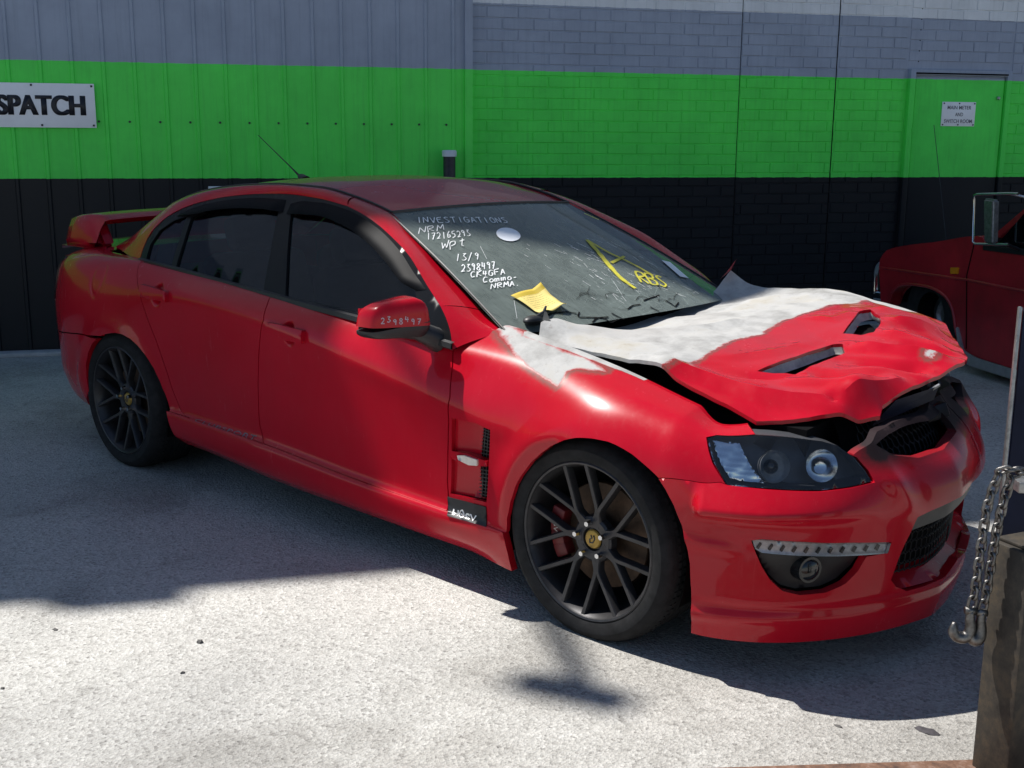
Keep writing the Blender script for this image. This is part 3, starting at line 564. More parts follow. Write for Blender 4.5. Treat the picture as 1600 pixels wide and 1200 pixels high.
# brick bay: recessed mortar plane, bricks as single pieces
wbox('mortar_backing', 0, 14, 0, 12.58, -.40, -.0405, 'brick_paint', bld)
BL, BH, MJ = .2515, .0862, .0085
bricks = []
DU0, DU1, DZ1 = 3.83, 4.80, 2.20
zones = ((0.0, 2.255), (2.268, 3.130), (3.142, 3.80), (4.83, 9.0))
for r in range(0, 34):
    z0 = .006+r*BH
    for zi, (ua, ub) in enumerate(zones):
        zz = z0+(.0, .021, .026, .012)[zi]
        u = ua-(BL/2 if r % 2 else 0)-(.0, .07, .11, .03)[zi]
        while u < ub:
            a, c = max(u, ua), min(u+BL-MJ, ub)
            if c-a > .035: bricks.append((a, c, zz, zz+BH-MJ))
            u += BL
    if z0 > DZ1+.01:
        u = 3.80-(BL/2 if r % 2 else 0)
        while u < 4.83:
            a, c = max(u, 3.812), min(u+BL-MJ, 4.82)
            if c-a > .035: bricks.append((a, c, z0+.012, z0+.012+BH-MJ))
            u += BL
def brick_geo(a, c, z0, z1):
    j = random.uniform(-.0022, .0022); e = .004
    V = []; 
    for d, k in ((-.06, 0), (-.034+j-.004, 0), (-.034+j, e)):
        for (u, z) in ((a+k, z0+k), (c-k, z0+k), (c-k, z1-k), (a+k, z1-k)): V.append(W3(u, z, d))
    F = [(8, 9, 10, 11)]+[(i+b_, (i+1) % 4+b_, (i+1) % 4+b_+4, i+b_+4) for b_ in (0, 4) for i in range(4)]
    return V, F
def vis(bk): return 1.12 < (bk[2]+bk[3])/2 < 2.74 and bk[1]-bk[0] > .1
cand = sorted([bk for bk in bricks if vis(bk)], key=lambda q: q[0])[:300]; cs = set(cand)
for bk in cand:
    V, F = brick_geo(*bk); mk('brick', V, F, 'brick_paint', bld, False)
V, F = join_geo([brick_geo(*bk) for bk in bricks if bk not in cs]); o = mk('brick_infill', V, F, 'brick_paint', bld, False); o['kind'] = 'stuff'
# cracks / control joints
for u, z0, z1, w in ((3.136, .0, 2.9, .008), (2.2615, 0, 2.9, .004), (3.905, 2.25, 2.9, .008)):
    wbox('control_joint', u-w/2, u+w/2, z0, z1, -.05, -.0385, 'void_black', bld)
# sloping flashing along the top of the brick bay
wbox('eave_flashing', 0.0, 14, 2.90, 3.02, -.1, .06, 'fascia_white', bld, .01)
# meter-room door
dr = empty('door', W3(4.3, 0, 0)); dr.parent = bld; dr.matrix_parent_inverse = Matrix.Translation(-Vector(bld.location))
def dchild(o): return o
def dbox(n, *a, **k):
    o = wbox(n, *a, None, **k); o.parent = dr; o.matrix_parent_inverse = Matrix.Translation(-Vector(dr.location)); return o
dbox('door_leaf', 3.885, 4.752, .03, 2.128, -.06, -.022, 'brick_paint', bev=.004)
dbox('door_frame', 3.815, 3.868, 0, 2.19, -.06, .004, 'brick_paint', bev=.005)
dbox('door_frame', 4.768, 4.815, 0, 2.19, -.06, -.004, 'brick_paint', bev=.005)
dbox('door_frame', 3.868, 4.768, 2.142, 2.19, -.06, .0, 'brick_paint', bev=.005)
dbox('door_head_seal', 3.868, 4.768, 2.150, 2.162, .0, .008, 'void_black')
dbox('hinge', 3.862, 3.876, 1.66, 1.70, -.02, .012, 'brick_paint', bev=.003)
bm = bmesh.new(); bmesh.ops.create_uvsphere(bm, u_segments=12, v_segments=8, radius=.016, matrix=Matrix.Translation(W3(4.70, 1.96, -.012)))
o = from_bm('door_stud', bm, 'galv', None, True); o.parent = dr; o.matrix_parent_inverse = Matrix.Translation(-Vector(dr.location))
# parapet block, vent and floodlight high above, whose shadows fall in the yard
wbox('roof_vent', -8.54, -8.12, 12.58, 12.94, -.3, -.02, 'galv', bld, .03)
fl = empty('floodlight', W3(.2, 12.2, 0)); tag(fl, 'floodlight on an arm high on the warehouse above the frame', 'floodlight')
LH = Vector((.22, -1.235, 0))+Vector((-.59, -.17, 1))*12.2
dl = (LH-WO).dot(WN); ul = (LH-WO).dot(WT)
fl.location = W3(ul, 12.2, 0)
tube('arm', [W3(ul+.03, 12.25, 0), W3(ul+.03, 12.30, dl*.6), W3(ul+.03, 12.24, dl)], .045, 'galv', fl)
bm = bmesh.new(); box_bm(bm, (0, 0, 0), (.36, .16, .09), Matrix.Rotation(math.radians(18), 3, 'Z'), .02)
for v in bm.verts: v.co += LH
from_bm('lamp_head', bm, 'galv', fl, True)

# DISPATCH sign
sg = empty('dispatch_sign', W3(-3.45, 1.64, .03)); tag(sg, 'white DISPATCH sign with bold black letters on the green steel wall', 'sign')
wbox('board', -3.735, -2.782, 1.643, 1.952, .026, .036, 'white_paint', sg, .002)
fit_text('lettering', 'DISPATCH', 'dark_letter', sg, W3(-3.602, 1.729, .0365), WT, (0, 0, 1), .748, .140, .022, .002, 1.03, None, .0075)
for u, z in ((-2.80, 1.935), (-2.80, 1.66), (-3.205, 1.938), (-3.15, 1.66), (-3.71, 1.935), (-3.71, 1.66)):
    wbox('screw', u-.007, u+.007, z-.007, z+.007, .036, .042, 'bollard_dark', sg, .002)
s2 = empty('meter_room_sign', W3(4.32, 1.71, -.02)); tag(s2, 'small white sign reading main meter and switch room on green door', 'sign')
wbox('board', 4.153, 4.482, 1.717, 1.923, -.021, -.012, 'white_paint', s2, .002)
for txt, z, u0, u1 in (('MAIN METER', 1.860, 4.205, 4.438), ('AND', 1.802, 4.285, 4.362), ('SWITCH ROOM', 1.745, 4.180, 4.455)):
    fit_text('lettering', txt, 'grey_letter', s2, W3(u0, z, -.0118), WT, (0, 0, 1), u1-u0, .031, .012, .001)
for u in (4.168, 4.318, 4.468):
    for z in (1.730, 1.910): wbox('screw', u-.006, u+.006, z-.006, z+.006, -.012, -.007, 'bollard_dark', s2, .002)
# bollard by the corner, small plate on the black band
bo = empty('bollard', W3(-.205, 0, .12)); tag(bo, 'dark pipe bollard with white cap at wall corner behind the roof', 'bollard')
bp = W3(-.205, 0, .12)
def zl(prof, c, name, mat, parent, seg=24):
    V = []; F = []; n = len(prof)
    for i in range(seg):
        a = 2*math.pi*i/seg
        for r_, z_ in prof: V.append((c[0]+r_*math.cos(a), c[1]+r_*math.sin(a), z_))
    for i in range(seg):
        j = (i+1) % seg
        for k in range(n-1): F.append((i*n+k, j*n+k, j*n+k+1, i*n+k+1))
    return mk(name, V, F, mat, parent, True, 40)
zl([(.075, 0), (.075, .02), (.047, .025), (.047, 1.455)], bp, 'pipe', 'bollard_dark', bo)
zl([(.0475, 1.448), (.056, 1.449), (.057, 1.488), (.050, 1.497), (.0, 1.499)], bp, 'cap', 'cap_white', bo)
pl = bpy.data.objects
o = wbox('wall_plate', -2.02, -1.90, 1.150, 1.224, .025, .032, 'cap_white', None, .003); tag(o, 'small white plate on the black wall just above the roofline', 'plate')
# ------------------------------------------------------------------ the red sedan
car = empty('crashed_sedan', (-1.46, 0, 0))
tag(car, 'red four-door sedan with burnt crumpled bonnet and black alloy wheels', 'car')
VS = .075                                             # metres per v-unit of the shell domain
def fs(P, off): return shell(P[:, 0], P[:, 1], off)
def pv(name, outer, mat='red_paint', holes=(), **k):
    return panel(name, outer, k.pop('fn', fs), mat, k.pop('parent', car), holes, (1, VS), **k)
def off(pl, d): return [(s+d, v) for s, v in pl]
gF, gM, gR = D['gapF'], D['gapM'], D['gapR']
def dent(cs):
    def f(P, o):
        r = np.hypot((P[:, 0]-cs[0]), (P[:, 1]-cs[1])*VS)
        return shell(P[:, 0], P[:, 1], o+.022*np.clip(1.35-(r/.040)**2, 0, 1)*(o == 0 if np.isscalar(o) else 1))
    return f
handles = {}
for side in (0, 1):
    fd = [(gM[0][0]+.003, 9.0)]+off(gM, .003)+[(gM[-1][0]+.003, 2.56), (gF[-1][0]-.003, 2.56)]+off(gF[::-1], -.003)+[(gF[0][0]-.003, 9.0)]
    c = D['hFr'][0]
    d1 = pv('front_door', fd, fn=dent(c), dense=((c[0], c[1], .062, .007),), mirror=side)
    rd = [(gR[0][0]+.003, 9.0)]+off(gR, .003)+[(gR[-1][0]+.01, 2.56), (gM[-1][0]-.003, 2.56)]+off(gM[::-1], -.003)+[(gM[0][0]-.003, 9.0)]
    c2 = D['hRr'][0]
    d2 = pv('rear_door', rd, fn=dent(c2), dense=((c2[0], c2[1], .062, .007),), mirror=side)
    for dd, hp in ((d1, D['hF']), (d2, D['hR'])):
        hm = np.mean([p[1] for p in hp[:3]]+[p[1] for p in hp[3:]]); l0, l1 = hp[0], hp[2]
        hp = [(s, v+(.16 if i < 3 else -.16)) for i, (s, v) in enumerate(hp)]
        panel('door_handle', hp, lambda P, o: shell(P[:, 0], P[:, 1], o-.020), 'red_paint', dd, (), (1, VS), step=.012, lip=.022, mirror=side)
    # quarter panel
    ar = [p for p in D['archR'][::-1] if p[0] > -3.0 or p[1] > 5.2]
    ar = [p for p in ar if p[1] > 2.5]
    q = [(gR[0][0]-.003, 9.0)]+off(gR, -.003)+[(gR[-1][0]-.002, 2.56), (-2.47, 2.56)]+ar[0:]+[(ar[-1][0], 5.2), (-4.52, 5.2), (-4.52, 10), (-3.6, 10), (-2.86, 10), (-2.84, 9.4)]
    qp = pv('quarter_panel', q, mirror=side, dense=((D['flap'][0][0], D['flap'][0][1], .07, .008),),
       fn=lambda P, o: shell(P[:, 0], P[:, 1], o+.004*np.exp(-((np.hypot(P[:, 0]-D['flap'][0][0], (P[:, 1]-D['flap'][0][1])*VS)-.055)/.006)**2)))
    # tail lamp on the corner
    pv('tail_light', [(-3.52, 8.3), (-3.72, 8.4), (-3.95, 8.2), (-3.97, 6.6), (-3.7, 6.3), (-3.56, 6.4)], 'gloss_black', fn=lambda P, o: shell(P[:, 0], P[:, 1], o-.008), lip=.012, mirror=side)
    # fender
    af = D['archF']; hl = D['hl']
    fe = [(gF[-1][0]+.003, 2.56)]+off(gF[::-1], .003)+[(-.664, 9.0), (-.60, 9.55), (-.555, 10), (-.3, 10), (0, 10), (.3, 10), (.5, 10), (.62, 9.98)]
    fe += [(hl[10][0], hl[10][1]+.06), (hl[11][0], hl[11][1]+.06), (hl[12][0]-.006, hl[12][1]+.03), (hl[13][0]-.008, hl[13][1]), (hl[14][0]-.007, hl[14][1]), (D['seamB'][3][0]-.006, D['seamB'][3][1]+.05)]
    fe += [(s, v+.03) for s, v in D['seamB'][::-1][1:]]+[p for p in af[1:] if p[1] > 2.6]+[(af[-3][0], 2.56)]
    bp_ = np.array([(s, v*VS) for s, v in D['fburn']])
    def fburn(P2, bp_=bp_):
        Q = np.c_[P2[:, 0], P2[:, 1]*VS]; d = segdist(Q, [tuple(b) for b in bp_]); ins = pip(Q, [tuple(b) for b in bp_]); top = P2[:, 1] > 9.75
        r = np.where(ins, d, -d); r = np.where((P2[:, 0] > -.45) & (P2[:, 0] < .10) & (P2[:, 1] > 9.93), np.maximum(r, .02), r); return r+.002
    fnd = pv('front_fender', fe, 'burnt_fender' if side == 0 else 'red_paint', holes=[D['vent']], mirror=side, step=.018, attrs={'burn': fburn} if side == 0 else None)
    # vent behind the wheel
    if 1:
        rec = lambda P, o: shell(P[:, 0], P[:, 1], .016+.022*np.clip((P[:, 0]+.62)/.2, 0, 1)+o)
        vp = pv('fender_vent', D['vent'], 'red_paint', fn=rec, lip=0, mirror=side)
        for key in ('ventmesh1', 'ventmesh2'):
            mp_ = D[key]
            pv('vent_mesh', mp_, 'void_black', parent=vp, fn=lambda P, o: shell(P[:, 0], P[:, 1], .030+o), lip=.006, mirror=side, step=.02)
            if side == 0:
                lines = []; a, b, c_, d_ = [np.array(p) for p in mp_]
                for k in range(1, 9):
                    t_ = k/9; p, r = a+(d_-a)*t_, b+(c_-b)*t_; lines.append(tube_geo([tuple(shell([x[0]], [x[1]], .026)[0]) for x in (p, (p+r)/2, r)], .0018, 4))
                for k in range(1, 4):
                    t_ = k/4; p, r = a+(b-a)*t_, d_+(c_-d_)*t_; lines.append(tube_geo([tuple(shell([x[0]], [x[1]], .025)[0]) for x in (p, (p+r)/2, r)], .0018, 4))
                V, F = join_geo(lines); mk('vent_grid', V, F, 'grey_plastic', vp)
        pv('vent_bar', D['ventbar'], 'red_paint', parent=vp, fn=lambda P, o: shell(P[:, 0], P[:, 1], -.002+o), lip=.03, mirror=side, step=.01)
        pv('side_repeater', D['ventlamp'], 'lens_white', parent=vp, fn=lambda P, o: shell(P[:, 0], P[:, 1], -.010+o), lip=.012, mirror=side, step=.008)
        pv('badge_plate', D['badge'], 'black_plastic', parent=fnd, fn=lambda P, o: shell(P[:, 0], P[:, 1], -.004+o), lip=.01, mirror=side)
    # sill
    si = [(-2.49, 2.46), (-2.2, 2.46), (-1.2, 2.46), (-.345, 2.46), (-.335, 1.6), (-.33, .0), (-1.2, 0), (-2.43, 0), (-2.455, 1.2)]
    pv('side_skirt', si, mirror=side, lip=.03)
    # inner structure seen through the shut lines
    pv('inner_frame', [(-2.36, 2.0), (-.50, 2.0), (-.50, 8.9), (-2.78, 8.9), (-2.72, 6.5), (-2.45, 4)], 'void_black', fn=lambda P, o: shell(P[:, 0], P[:, 1], .03+o), lip=0, step=.08, mirror=side)
    # wheel-house liners
    for wx, wz in WH:
        prof = [(.375, -.885), (.375, -.5), (.05, -.5)] if side == 0 else [(.375, .885), (.375, .5), (.05, .5)]
        lathe('wheel_liner', prof, (wx, 0, wz), 'void_black', car, 32, a0=-.35, a1=math.pi+.35)
# lettering on the flank
a, b = D['club']
def club(x, y):
    t_ = x/.42; s = a[0]+(b[0]-a[0])*t_; v = a[1]+(b[1]-a[1])*t_; return shell([s], [v-.02+y/VS], -.0015)[0]
fit_text('door_lettering', 'CLUBSPORT', 'grey_letter', car, None, (1, 0, 0), (0, 0, 1), .42, .048, -.008, 0, 1.15, club)
bd = D['badge']
def hsv(x, y):
    p = np.array(bd[3])*(1-x)+np.array(bd[2])*x; q_ = np.array(bd[0])*(1-x)+np.array(bd[1])*x; r = p*(1-y)+q_*y; return shell([r[0]], [r[1]], -.0055)[0]
fit_text('badge_lettering', 'H', 'silver_letter', car, None, (1, 0, 0), (0, 0, 1), .15, .42, .02, 0, 1, lambda x, y: hsv(.14+x, .30+y))
fit_text('badge_lettering', 'SV', 'silver_letter', car, None, (1, 0, 0), (0, 0, 1), .30, .40, .02, 0, 1, lambda x, y: hsv(.46+x, .30+y))
ring = [hsv(.37+.065*math.cos(k*math.pi/8), .50+.24*math.sin(k*math.pi/8)) for k in range(16)]
tube('badge_emblem', ring, .0028, 'silver_letter', car, 6, True)
tube('badge_emblem', [hsv(.34, .42), hsv(.37, .62), hsv(.40, .48), hsv(.385, .36)], .0028, 'silver_letter', car, 6)

# bumpers
fb_h = D['lowgr']+[(1.497, 6.05), (1.497, 2.9)]+D['lowgrb'][::-1]
up_h = [(1.03, 8.45), (1.09, 7.95), (1.17, 7.65), (1.28, 7.60), (1.40, 7.85), (1.405, 8.62), (1.25, 8.68), (1.10, 8.62)]
sB = D['seamB']
bo_ = [p for p in D['archFb'] if p[1] > .15]
fb = [(bo_[0][0]-.002, 0), *bo_]+sB[1:]+[(hl[1][0], hl[1][1]-.05), (hl[2][0], hl[2][1]-.05), (hl[3][0], hl[3][1]-.05), (hl[4][0]+.008, hl[4][1]-.05), (hl[5][0]+.008, hl[5][1]), (hl[6][0]+.008, hl[6][1]), (.958, 8.18), (1.00, 8.45), (1.06, 8.80), (1.2, 8.95), (1.498, 9.1), (1.498, 0)]
# the lower opening touches the centre plane, so it is a notch in the outline
fb = fb[:-1]+[(1.4985, 6.05)]+[p for p in D['lowgr'][::-1]]+[p for p in D['lowgrb']]+[(1.4985, 2.3), (1.4985, 0)]
def bfn(P, o):
    s, v = P[:, 0], P[:, 1]
    ins = np.zeros(len(s))+o
    # brow along the flank, V of the nose pushed in
    ins = ins-.046*np.where(v > 6.05, np.clip((7.2-v)/1.15, 0, 1), np.clip((v-5.7)/.35, 0, 1))*np.clip((1.02-s)/.35, 0, 1)*np.clip((s-.44)/.035, 0, 1)
    ins = ins+.014*np.exp(-((v-5.6)/.35)**2)*np.clip((1.0-s)/.3, 0, 1)*np.clip((s-.42)/.1, 0, 1)
    ins = ins+.035*np.clip((v-6.6)/2., 0, 1)*np.clip((s-1.05)/.3, 0, 1)+.012*np.sin(s*23+v*2.1)*np.clip((v-7.2)/1.2, 0, 1)*np.clip((s-.95)/.2, 0, 1)
    ins = ins+.010*np.exp(-((v-1.6)/.22)**2)*np.clip((s-.45)/.1, 0, 1)
    ins = ins-.012*np.clip(1-np.abs(v-1.15-.8*np.clip(s-.45, 0, .4))/.45, 0, 1)*np.clip((.95-s)/.3, 0, 1)-.010*np.clip(1-np.abs(v-4.6-1.2*np.clip(.6-s, 0, .2))/.3, 0, 1)*np.clip((.62-s)/.06, 0, 1)
    # raised V ribs beside the nose
    ins = ins-.022*np.exp(-((s-1.03-(8-v)*.035)/.035)**2)*np.clip((v-5.5)/1.5, 0, 1)
    return shell(s, v, ins)
fbump = panel('front_bumper', fb, bfn, 'bumper_red', car, [D['foghole'], up_h], (1, VS), step=.012, lip=.03, mirror=2, attrs={'bonnet_shade': lambda P: np.clip((P[:, 1]-7.35)/.75, 0, 1)*np.clip((P[:, 0]-.93)/.09, 0, 1)*1.3})  # mask darkens the upper nose as painted shade below the bonnet
def inner(o_): return lambda P, o: shell(P[:, 0], P[:, 1], o_+o)
for side in (0, 1):
    fg = pv('fog_lamp_recess', D['fog'], 'black_plastic', parent=fbump, fn=lambda P, o: shell(P[:, 0], P[:, 1], .012+.03*np.clip((4.9-P[:, 1])/1.5, 0, 1)+o), lip=.02, mirror=side, step=.014)
    pv('daytime_lamp', D['drl'], 'drl_silver', parent=fbump, fn=inner(.010), lip=.02, mirror=side, step=.012)
    pv('lamp_cover', D['drl'], 'clear_lens', parent=fbump, fn=inner(-.003), lip=.012, mirror=side, step=.012)
    sg_ = -1 if side else 1
    if side == 0:
        for k in range(11):
            t_ = (k+.6)/11.6; s = D['drl'][0][0]+(D['drl'][4][0]-D['drl'][0][0])*t_; v = D['drl'][0][1]*(1-t_)+D['drl'][4][1]*t_-.16
            c = shell([s], [v], .006)[0]; x, y, nx1, ny1 = plan(np.array([s])); R = Matrix.Rotation(math.atan2(nx1[0], -ny1[0]), 3, 'Z')
            box('lamp_cell', c, (.007, .010, .019), 'grey_plastic', fbump, R @ Matrix.Rotation(.5, 3, 'Y'), .001)
    s0, v0 = D['fog'][8]; fc = shell([.5*(D['fog'][0][0]+D['fog'][3][0])], [3.75], .035)[0]
    x, y, nx1, ny1 = plan(np.array([.86])); nv_ = Vector((nx1[0]*.55+.45, ny1[0]*.7, 0)).normalized()
    bm = bmesh.new(); bmesh.ops.create_cone(bm, cap_ends=True, segments=28, radius1=.043, radius2=.040, depth=.05)
    bmesh.ops.create_uvsphere(bm, u_segments=20, v_segments=10, radius=.036, matrix=Matrix.Translation((0, 0, .018)) @ Matrix.Diagonal((1, 1, .5, 1)))
    Rm_ = nv_.to_track_quat('Z', 'Y').to_matrix()
    for v in bm.verts: v.co = Rm_ @ v.co + Vector(fc); v.co.y *= sg_
    from_bm('fog_lamp', bm, 'gloss_black', fbump, True)
    # number-plate beam and lower mesh inside the mouth
    pv('lower_grille', [(.98, 1.9), (1.10, 5.6), (1.499, 6.0), (1.499, 1.9)], 'void_black', parent=fbump, fn=inner(.09), lip=0, mirror=side, step=.04)
    pv('plate_beam', [(1.155, 6.3), (1.30, 6.35), (1.499, 6.45), (1.499, 5.2), (1.30, 5.05), (1.125, 4.75)], 'grey_plastic', parent=fbump, fn=inner(.03), lip=.03, mirror=side, step=.02)
    pv('lower_lip_inner', [(1.0, 2.2), (1.08, 2.05), (1.499, 2.0), (1.499, 2.9), (1.2, 2.9), (1.03, 2.6)], 'bumper_red', parent=fbump, fn=lambda P, o: shell(P[:, 0], P[:, 1], .01+.09*np.clip((P[:, 1]-2.0)/.9, 0, 1)+o), lip=0, mirror=side, step=.02)
    pv('upper_grille', [(1.0, 7.3), (1.43, 7.3), (1.43, 9.2), (1.0, 9.2)], 'void_black', parent=fbump, fn=inner(.12), lip=0, mirror=side, step=.04)
    # honeycomb meshes
    geo = []
    if True:
        for (sa, sb_, va, vb, of, ds, dv) in ((1.06, 1.49, 2.5, 4.9, .07, .022, .42), (1.06, 1.40, 7.6, 8.9, .09, .022, .36)):
            r = 0; v = va
            while v < vb:
                s = sa+(ds/2 if r % 2 else 0)+max(0, 4.9-v)*(-.02)
                while s < sb_:
                    P = [tuple(shell([s+ds*.52*math.cos(math.pi/6+k*math.pi/3)], [v+dv*.62*math.sin(math.pi/6+k*math.pi/3)], of)[0]) for k in range(6)]
                    geo.append(tube_geo([(x, y*sg_, z) for x, y, z in P], .0022, 3, True)); s += ds
                v += dv; r += 1
        V, F = join_geo(geo); o = mk('grille_honeycomb', V, F, 'grille_mesh', fbump); o['kind'] = 'stuff'
for side in (0, 1):
    ar2 = [p for p in D['archR'] if p[0] < -3.0 and p[1] < 5.15]
rb = [(-4.548, 5.15), (-4.548, 0.0), (-3.28, 0.0)]+[p for p in D['archR'][1:8] if p[1] < 5.12]+[(D['archR'][4][0], 5.15)]
panel('rear_bumper', rb, fs, 'red_paint', car, (), (1, VS), step=.03, lip=.03, mirror=2)
# headlamps
for side in (0, 1):
    hlp = D['hl']
    hr = pv('headlight', hlp, 'lamp_black', fn=lambda P, o: shell(P[:, 0], P[:, 1], .075+o), lip=-.07, mirror=side, step=.025)
    pv('lens', hlp, 'clear_lens', parent=hr, fn=inner(.001), lip=.012, mirror=side, step=.016)
    sg_ = -1 if side else 1
    # indicator chamber: stepped chrome
    ch = [(hlp[0][0]+.012, hlp[0][1]+.12), (hlp[0][0]+.125, 7.25), (.585, 8.72), (.50, 8.78), (hlp[12][0]+.018, hlp[12][1]-.12), (hlp[13][0]+.014, hlp[13][1]-.05)]
    pv('indicator_reflector', ch, 'reflector', parent=hr, fn=lambda P, o: shell(P[:, 0], P[:, 1], .026+.008*np.abs(((P[:, 1]*4.2+P[:, 0]*6) % 1)-.5)*2+o), lip=.01, mirror=side, step=.008)
    for (s, v, rad) in ((.705, 7.95, .045), (.862, 7.9, .047)):
        c = shell([s], [v], .030)[0]; x, y, nx1, ny1 = plan(np.array([.862])); nv_ = Vector((nx1[0]*.5+.35, ny1[0]*.8, .24)).normalized(); Rq = nv_.to_track_quat('Z', 'Y').to_matrix()
        bm = bmesh.new()
        if rad < .046:
            bmesh.ops.create_cone(bm, cap_ends=False, segments=32, radius1=.040, radius2=.046, depth=.03)
        prof = [(0.002, -.028), (.018, -.026), (.032, -.016), (.042, .0), (.046, .012)]
        vs = []
        for i in range(32):
            an = 2*math.pi*i/32; vs.append([bm.verts.new((r_*math.cos(an)*1.12, r_*math.sin(an)*1.05, z_)) for r_, z_ in prof])
        for i in range(32):
            for k in range(len(prof)-1): bm.faces.new((vs[i][k], vs[(i+1) % 32][k], vs[(i+1) % 32][k+1], vs[i][k+1]))
        for q_ in bm.verts: q_.co = Rq @ q_.co + Vector(c); q_.co.y *= sg_
        from_bm('lamp_bowl', bm, 'drl_silver' if rad < .046 else 'reflector', hr, True)
        if rad < .046:
            bm = bmesh.new(); bmesh.ops.create_uvsphere(bm, u_segments=24, v_segments=12, radius=.022)
            for q_ in bm.verts: q_.co = Rq @ (q_.co+Vector((0, 0, -.008))) + Vector(c); q_.co.y *= sg_
            from_bm('projector_lens', bm, 'gloss_black', hr, True)

# greenhouse ---------------------------------------------------------------
def ft(P, o):
    return np.c_[P[:, 0], tumble(P[:, 0], P[:, 1])+o, P[:, 1]]
def pt(name, outer, mat, parent=car, holes=(), d=0., **k):
    return panel(name, outer, (lambda P, o: ft(P, o+d)), mat, parent, holes, (1, 1), centre=(-1.8, 0, 1.1), **k)
dlo = D['dlo_bot']+D['dlo_top'][1:-1]
def ws(u, w, o=0.):
    u = np.asarray(u, float); w = np.asarray(w, float); bul = 1-u*u
    y = (.555+(.70-.555)*w)*u; x = -1.32+.77*w+bul*(.055+.10*w); z = 1.297-.357*w+bul*(.018+.012*w)+.012*np.sin(np.pi*w)
    return np.stack([x+o*.42, y+o*.1*u, z+o*.9], -1)
A3 = np.array([(x, float(tumble(x, z)), z) for x, z in D['dlo_top']]); B3 = np.array(D['B'])
for side in (0, 1):
    fr_ = pt('window_frame', dlo, 'trim_black', holes=[D['pane_f'], D['pane_r'], D['pane_q']], d=-.004, lip=.02, step=.03, mirror=side)
    pt('front_side_glass', D['pane_f'], 'tinted_glass', d=.006, lip=0, step=.05, mirror=side)
    pt('rear_side_glass', D['pane_r'], 'tinted_glass', d=.006, lip=0, step=.05, mirror=side)
    pt('quarter_glass', D['pane_q'], 'tinted_glass', d=.006, lip=0, step=.05, mirror=side)
    sgn = -1 if side else 1
    # belt moulding
    bt = resample([(x, tumble(x, z), z) for x, z in D['dlo_bot']], 50)
    rows = []
    for x, y, z in bt: rows.append([(x, (y+.004)*sgn, z+.026), (x, (y-.012)*sgn, z+.022), (x, (y-.015)*sgn, z+.004), (x, (y-.002)*sgn, z-.004)])
    loft('belt_moulding', rows, 'black_plastic', car, side == 0, 40)
    for vn in ('visor_f', 'visor_r'):
        a_, b_ = D[vn]; n_ = 40; ta = resample([(x, tumble(x, z), z) for x, z in a_], n_); tb = resample([(x, tumble(x, z), z) for x, z in b_], n_)
        rows = []
        for i, (p, q_) in enumerate(zip(ta, tb)):
            e = min(1, i/3, (n_-1-i)/3)
            rows.append([tuple((p+(q_-p)*t_+np.array((0, -(.006+.022*math.sin(t_*math.pi*.62)*e), 0)))*np.array((1, sgn, 1))) for t_ in np.linspace(0, 1, 8)])
        loft('weather_shield', rows, 'smoked_visor', car, side == 0, 60)
    # pillars and cant rail
    def strip(name, A, B, n_, bul, mat='red_paint'):
        a_ = resample(A, n_); b_ = resample(B, n_); rows = []
        for p, q_ in zip(a_, b_):
            m_ = (p+q_)/2; od = np.array((0, m_[1]*1.0, .55)); od = od/np.linalg.norm(od); row = []
            for t_ in np.linspace(0, 1, 10):
                row.append(tuple((p*(1-t_)+q_*t_+od*bul*4*t_*(1-t_)+np.array((0, -.006*(1-t_), 0)))*np.array((1, sgn, 1))))
            row = [tuple(np.array(row[0])+np.array((0, .015*sgn, -.004)))]+row+[tuple(np.array(row[-1])+np.array((0, .012*sgn, -.014)))]
            rows.append(row)
        return loft(name, rows, mat, car, side == 0, 50)
    B0 = np.vstack([np.array([(-.535, -.692, .925)]), B3])
    strip('pillar_base', A3[:4], [B0[0], B0[1], B0[2]-np.array((-.004, 0, .003))], 14, .012)
    strip('cant_rail', np.vstack([A3[3:10]]), B3[1:9], 40, .014)
    strip('rear_pillar', A3[9:], B3[8:], 50, .020)
# roof, rear glass, boot
rows = []
RB = resample(B3[6:15], 40)
for i, p in enumerate(RB):
    t_ = i/39; cr_ = .018+.016*min(1, t_*4); fx = .055*max(0, 1-t_*5)**1.5
    bx = -.05*max(0, (t_-.8)/.2)
    rows.append([(p[0]+(fx+bx)*(1-u*u), -p[1]*u*.985, p[2]+cr_*(1-abs(u)**2.4)-.004) for u in np.linspace(-1, 1, 33)])
rf = loft('roof', rows, 'red_paint', car, False)
chn = resample(B3[6:15], 40)
for sgn in (1, -1):
    tube('roof_channel', [(x, (y+.004)*sgn, z+.002) for x, y, z in chn], .006, 'black_plastic', car, 6)
rows = []
RB2 = resample(B3[14:], 16)
for i, p in enumerate(RB2):
    rows.append([(p[0]-.05*(1-u*u), -p[1]*u*.985, p[2]+.034*(1-abs(u)**2.4)-.006) for u in np.linspace(-1, 1, 25)])
loft('rear_window', rows, 'tinted_glass', car, False)
rows = []
for x in np.linspace(-3.36, -4.02, 16):
    e = max(0, (-3.85-x)/.2); hw = .70-.10*e
    rows.append([(x, hw*u, 1.012+.022*(1-u*u)-.05*e*e) for u in np.linspace(-1, 1, 21)])
loft('boot_lid', rows, 'red_paint', car, False)
pv('boot_shelf', [(-2.9, 9.9), (-4.5, 9.9), (-4.5, 10), (-2.9, 10)], step=.05) if 0 else None
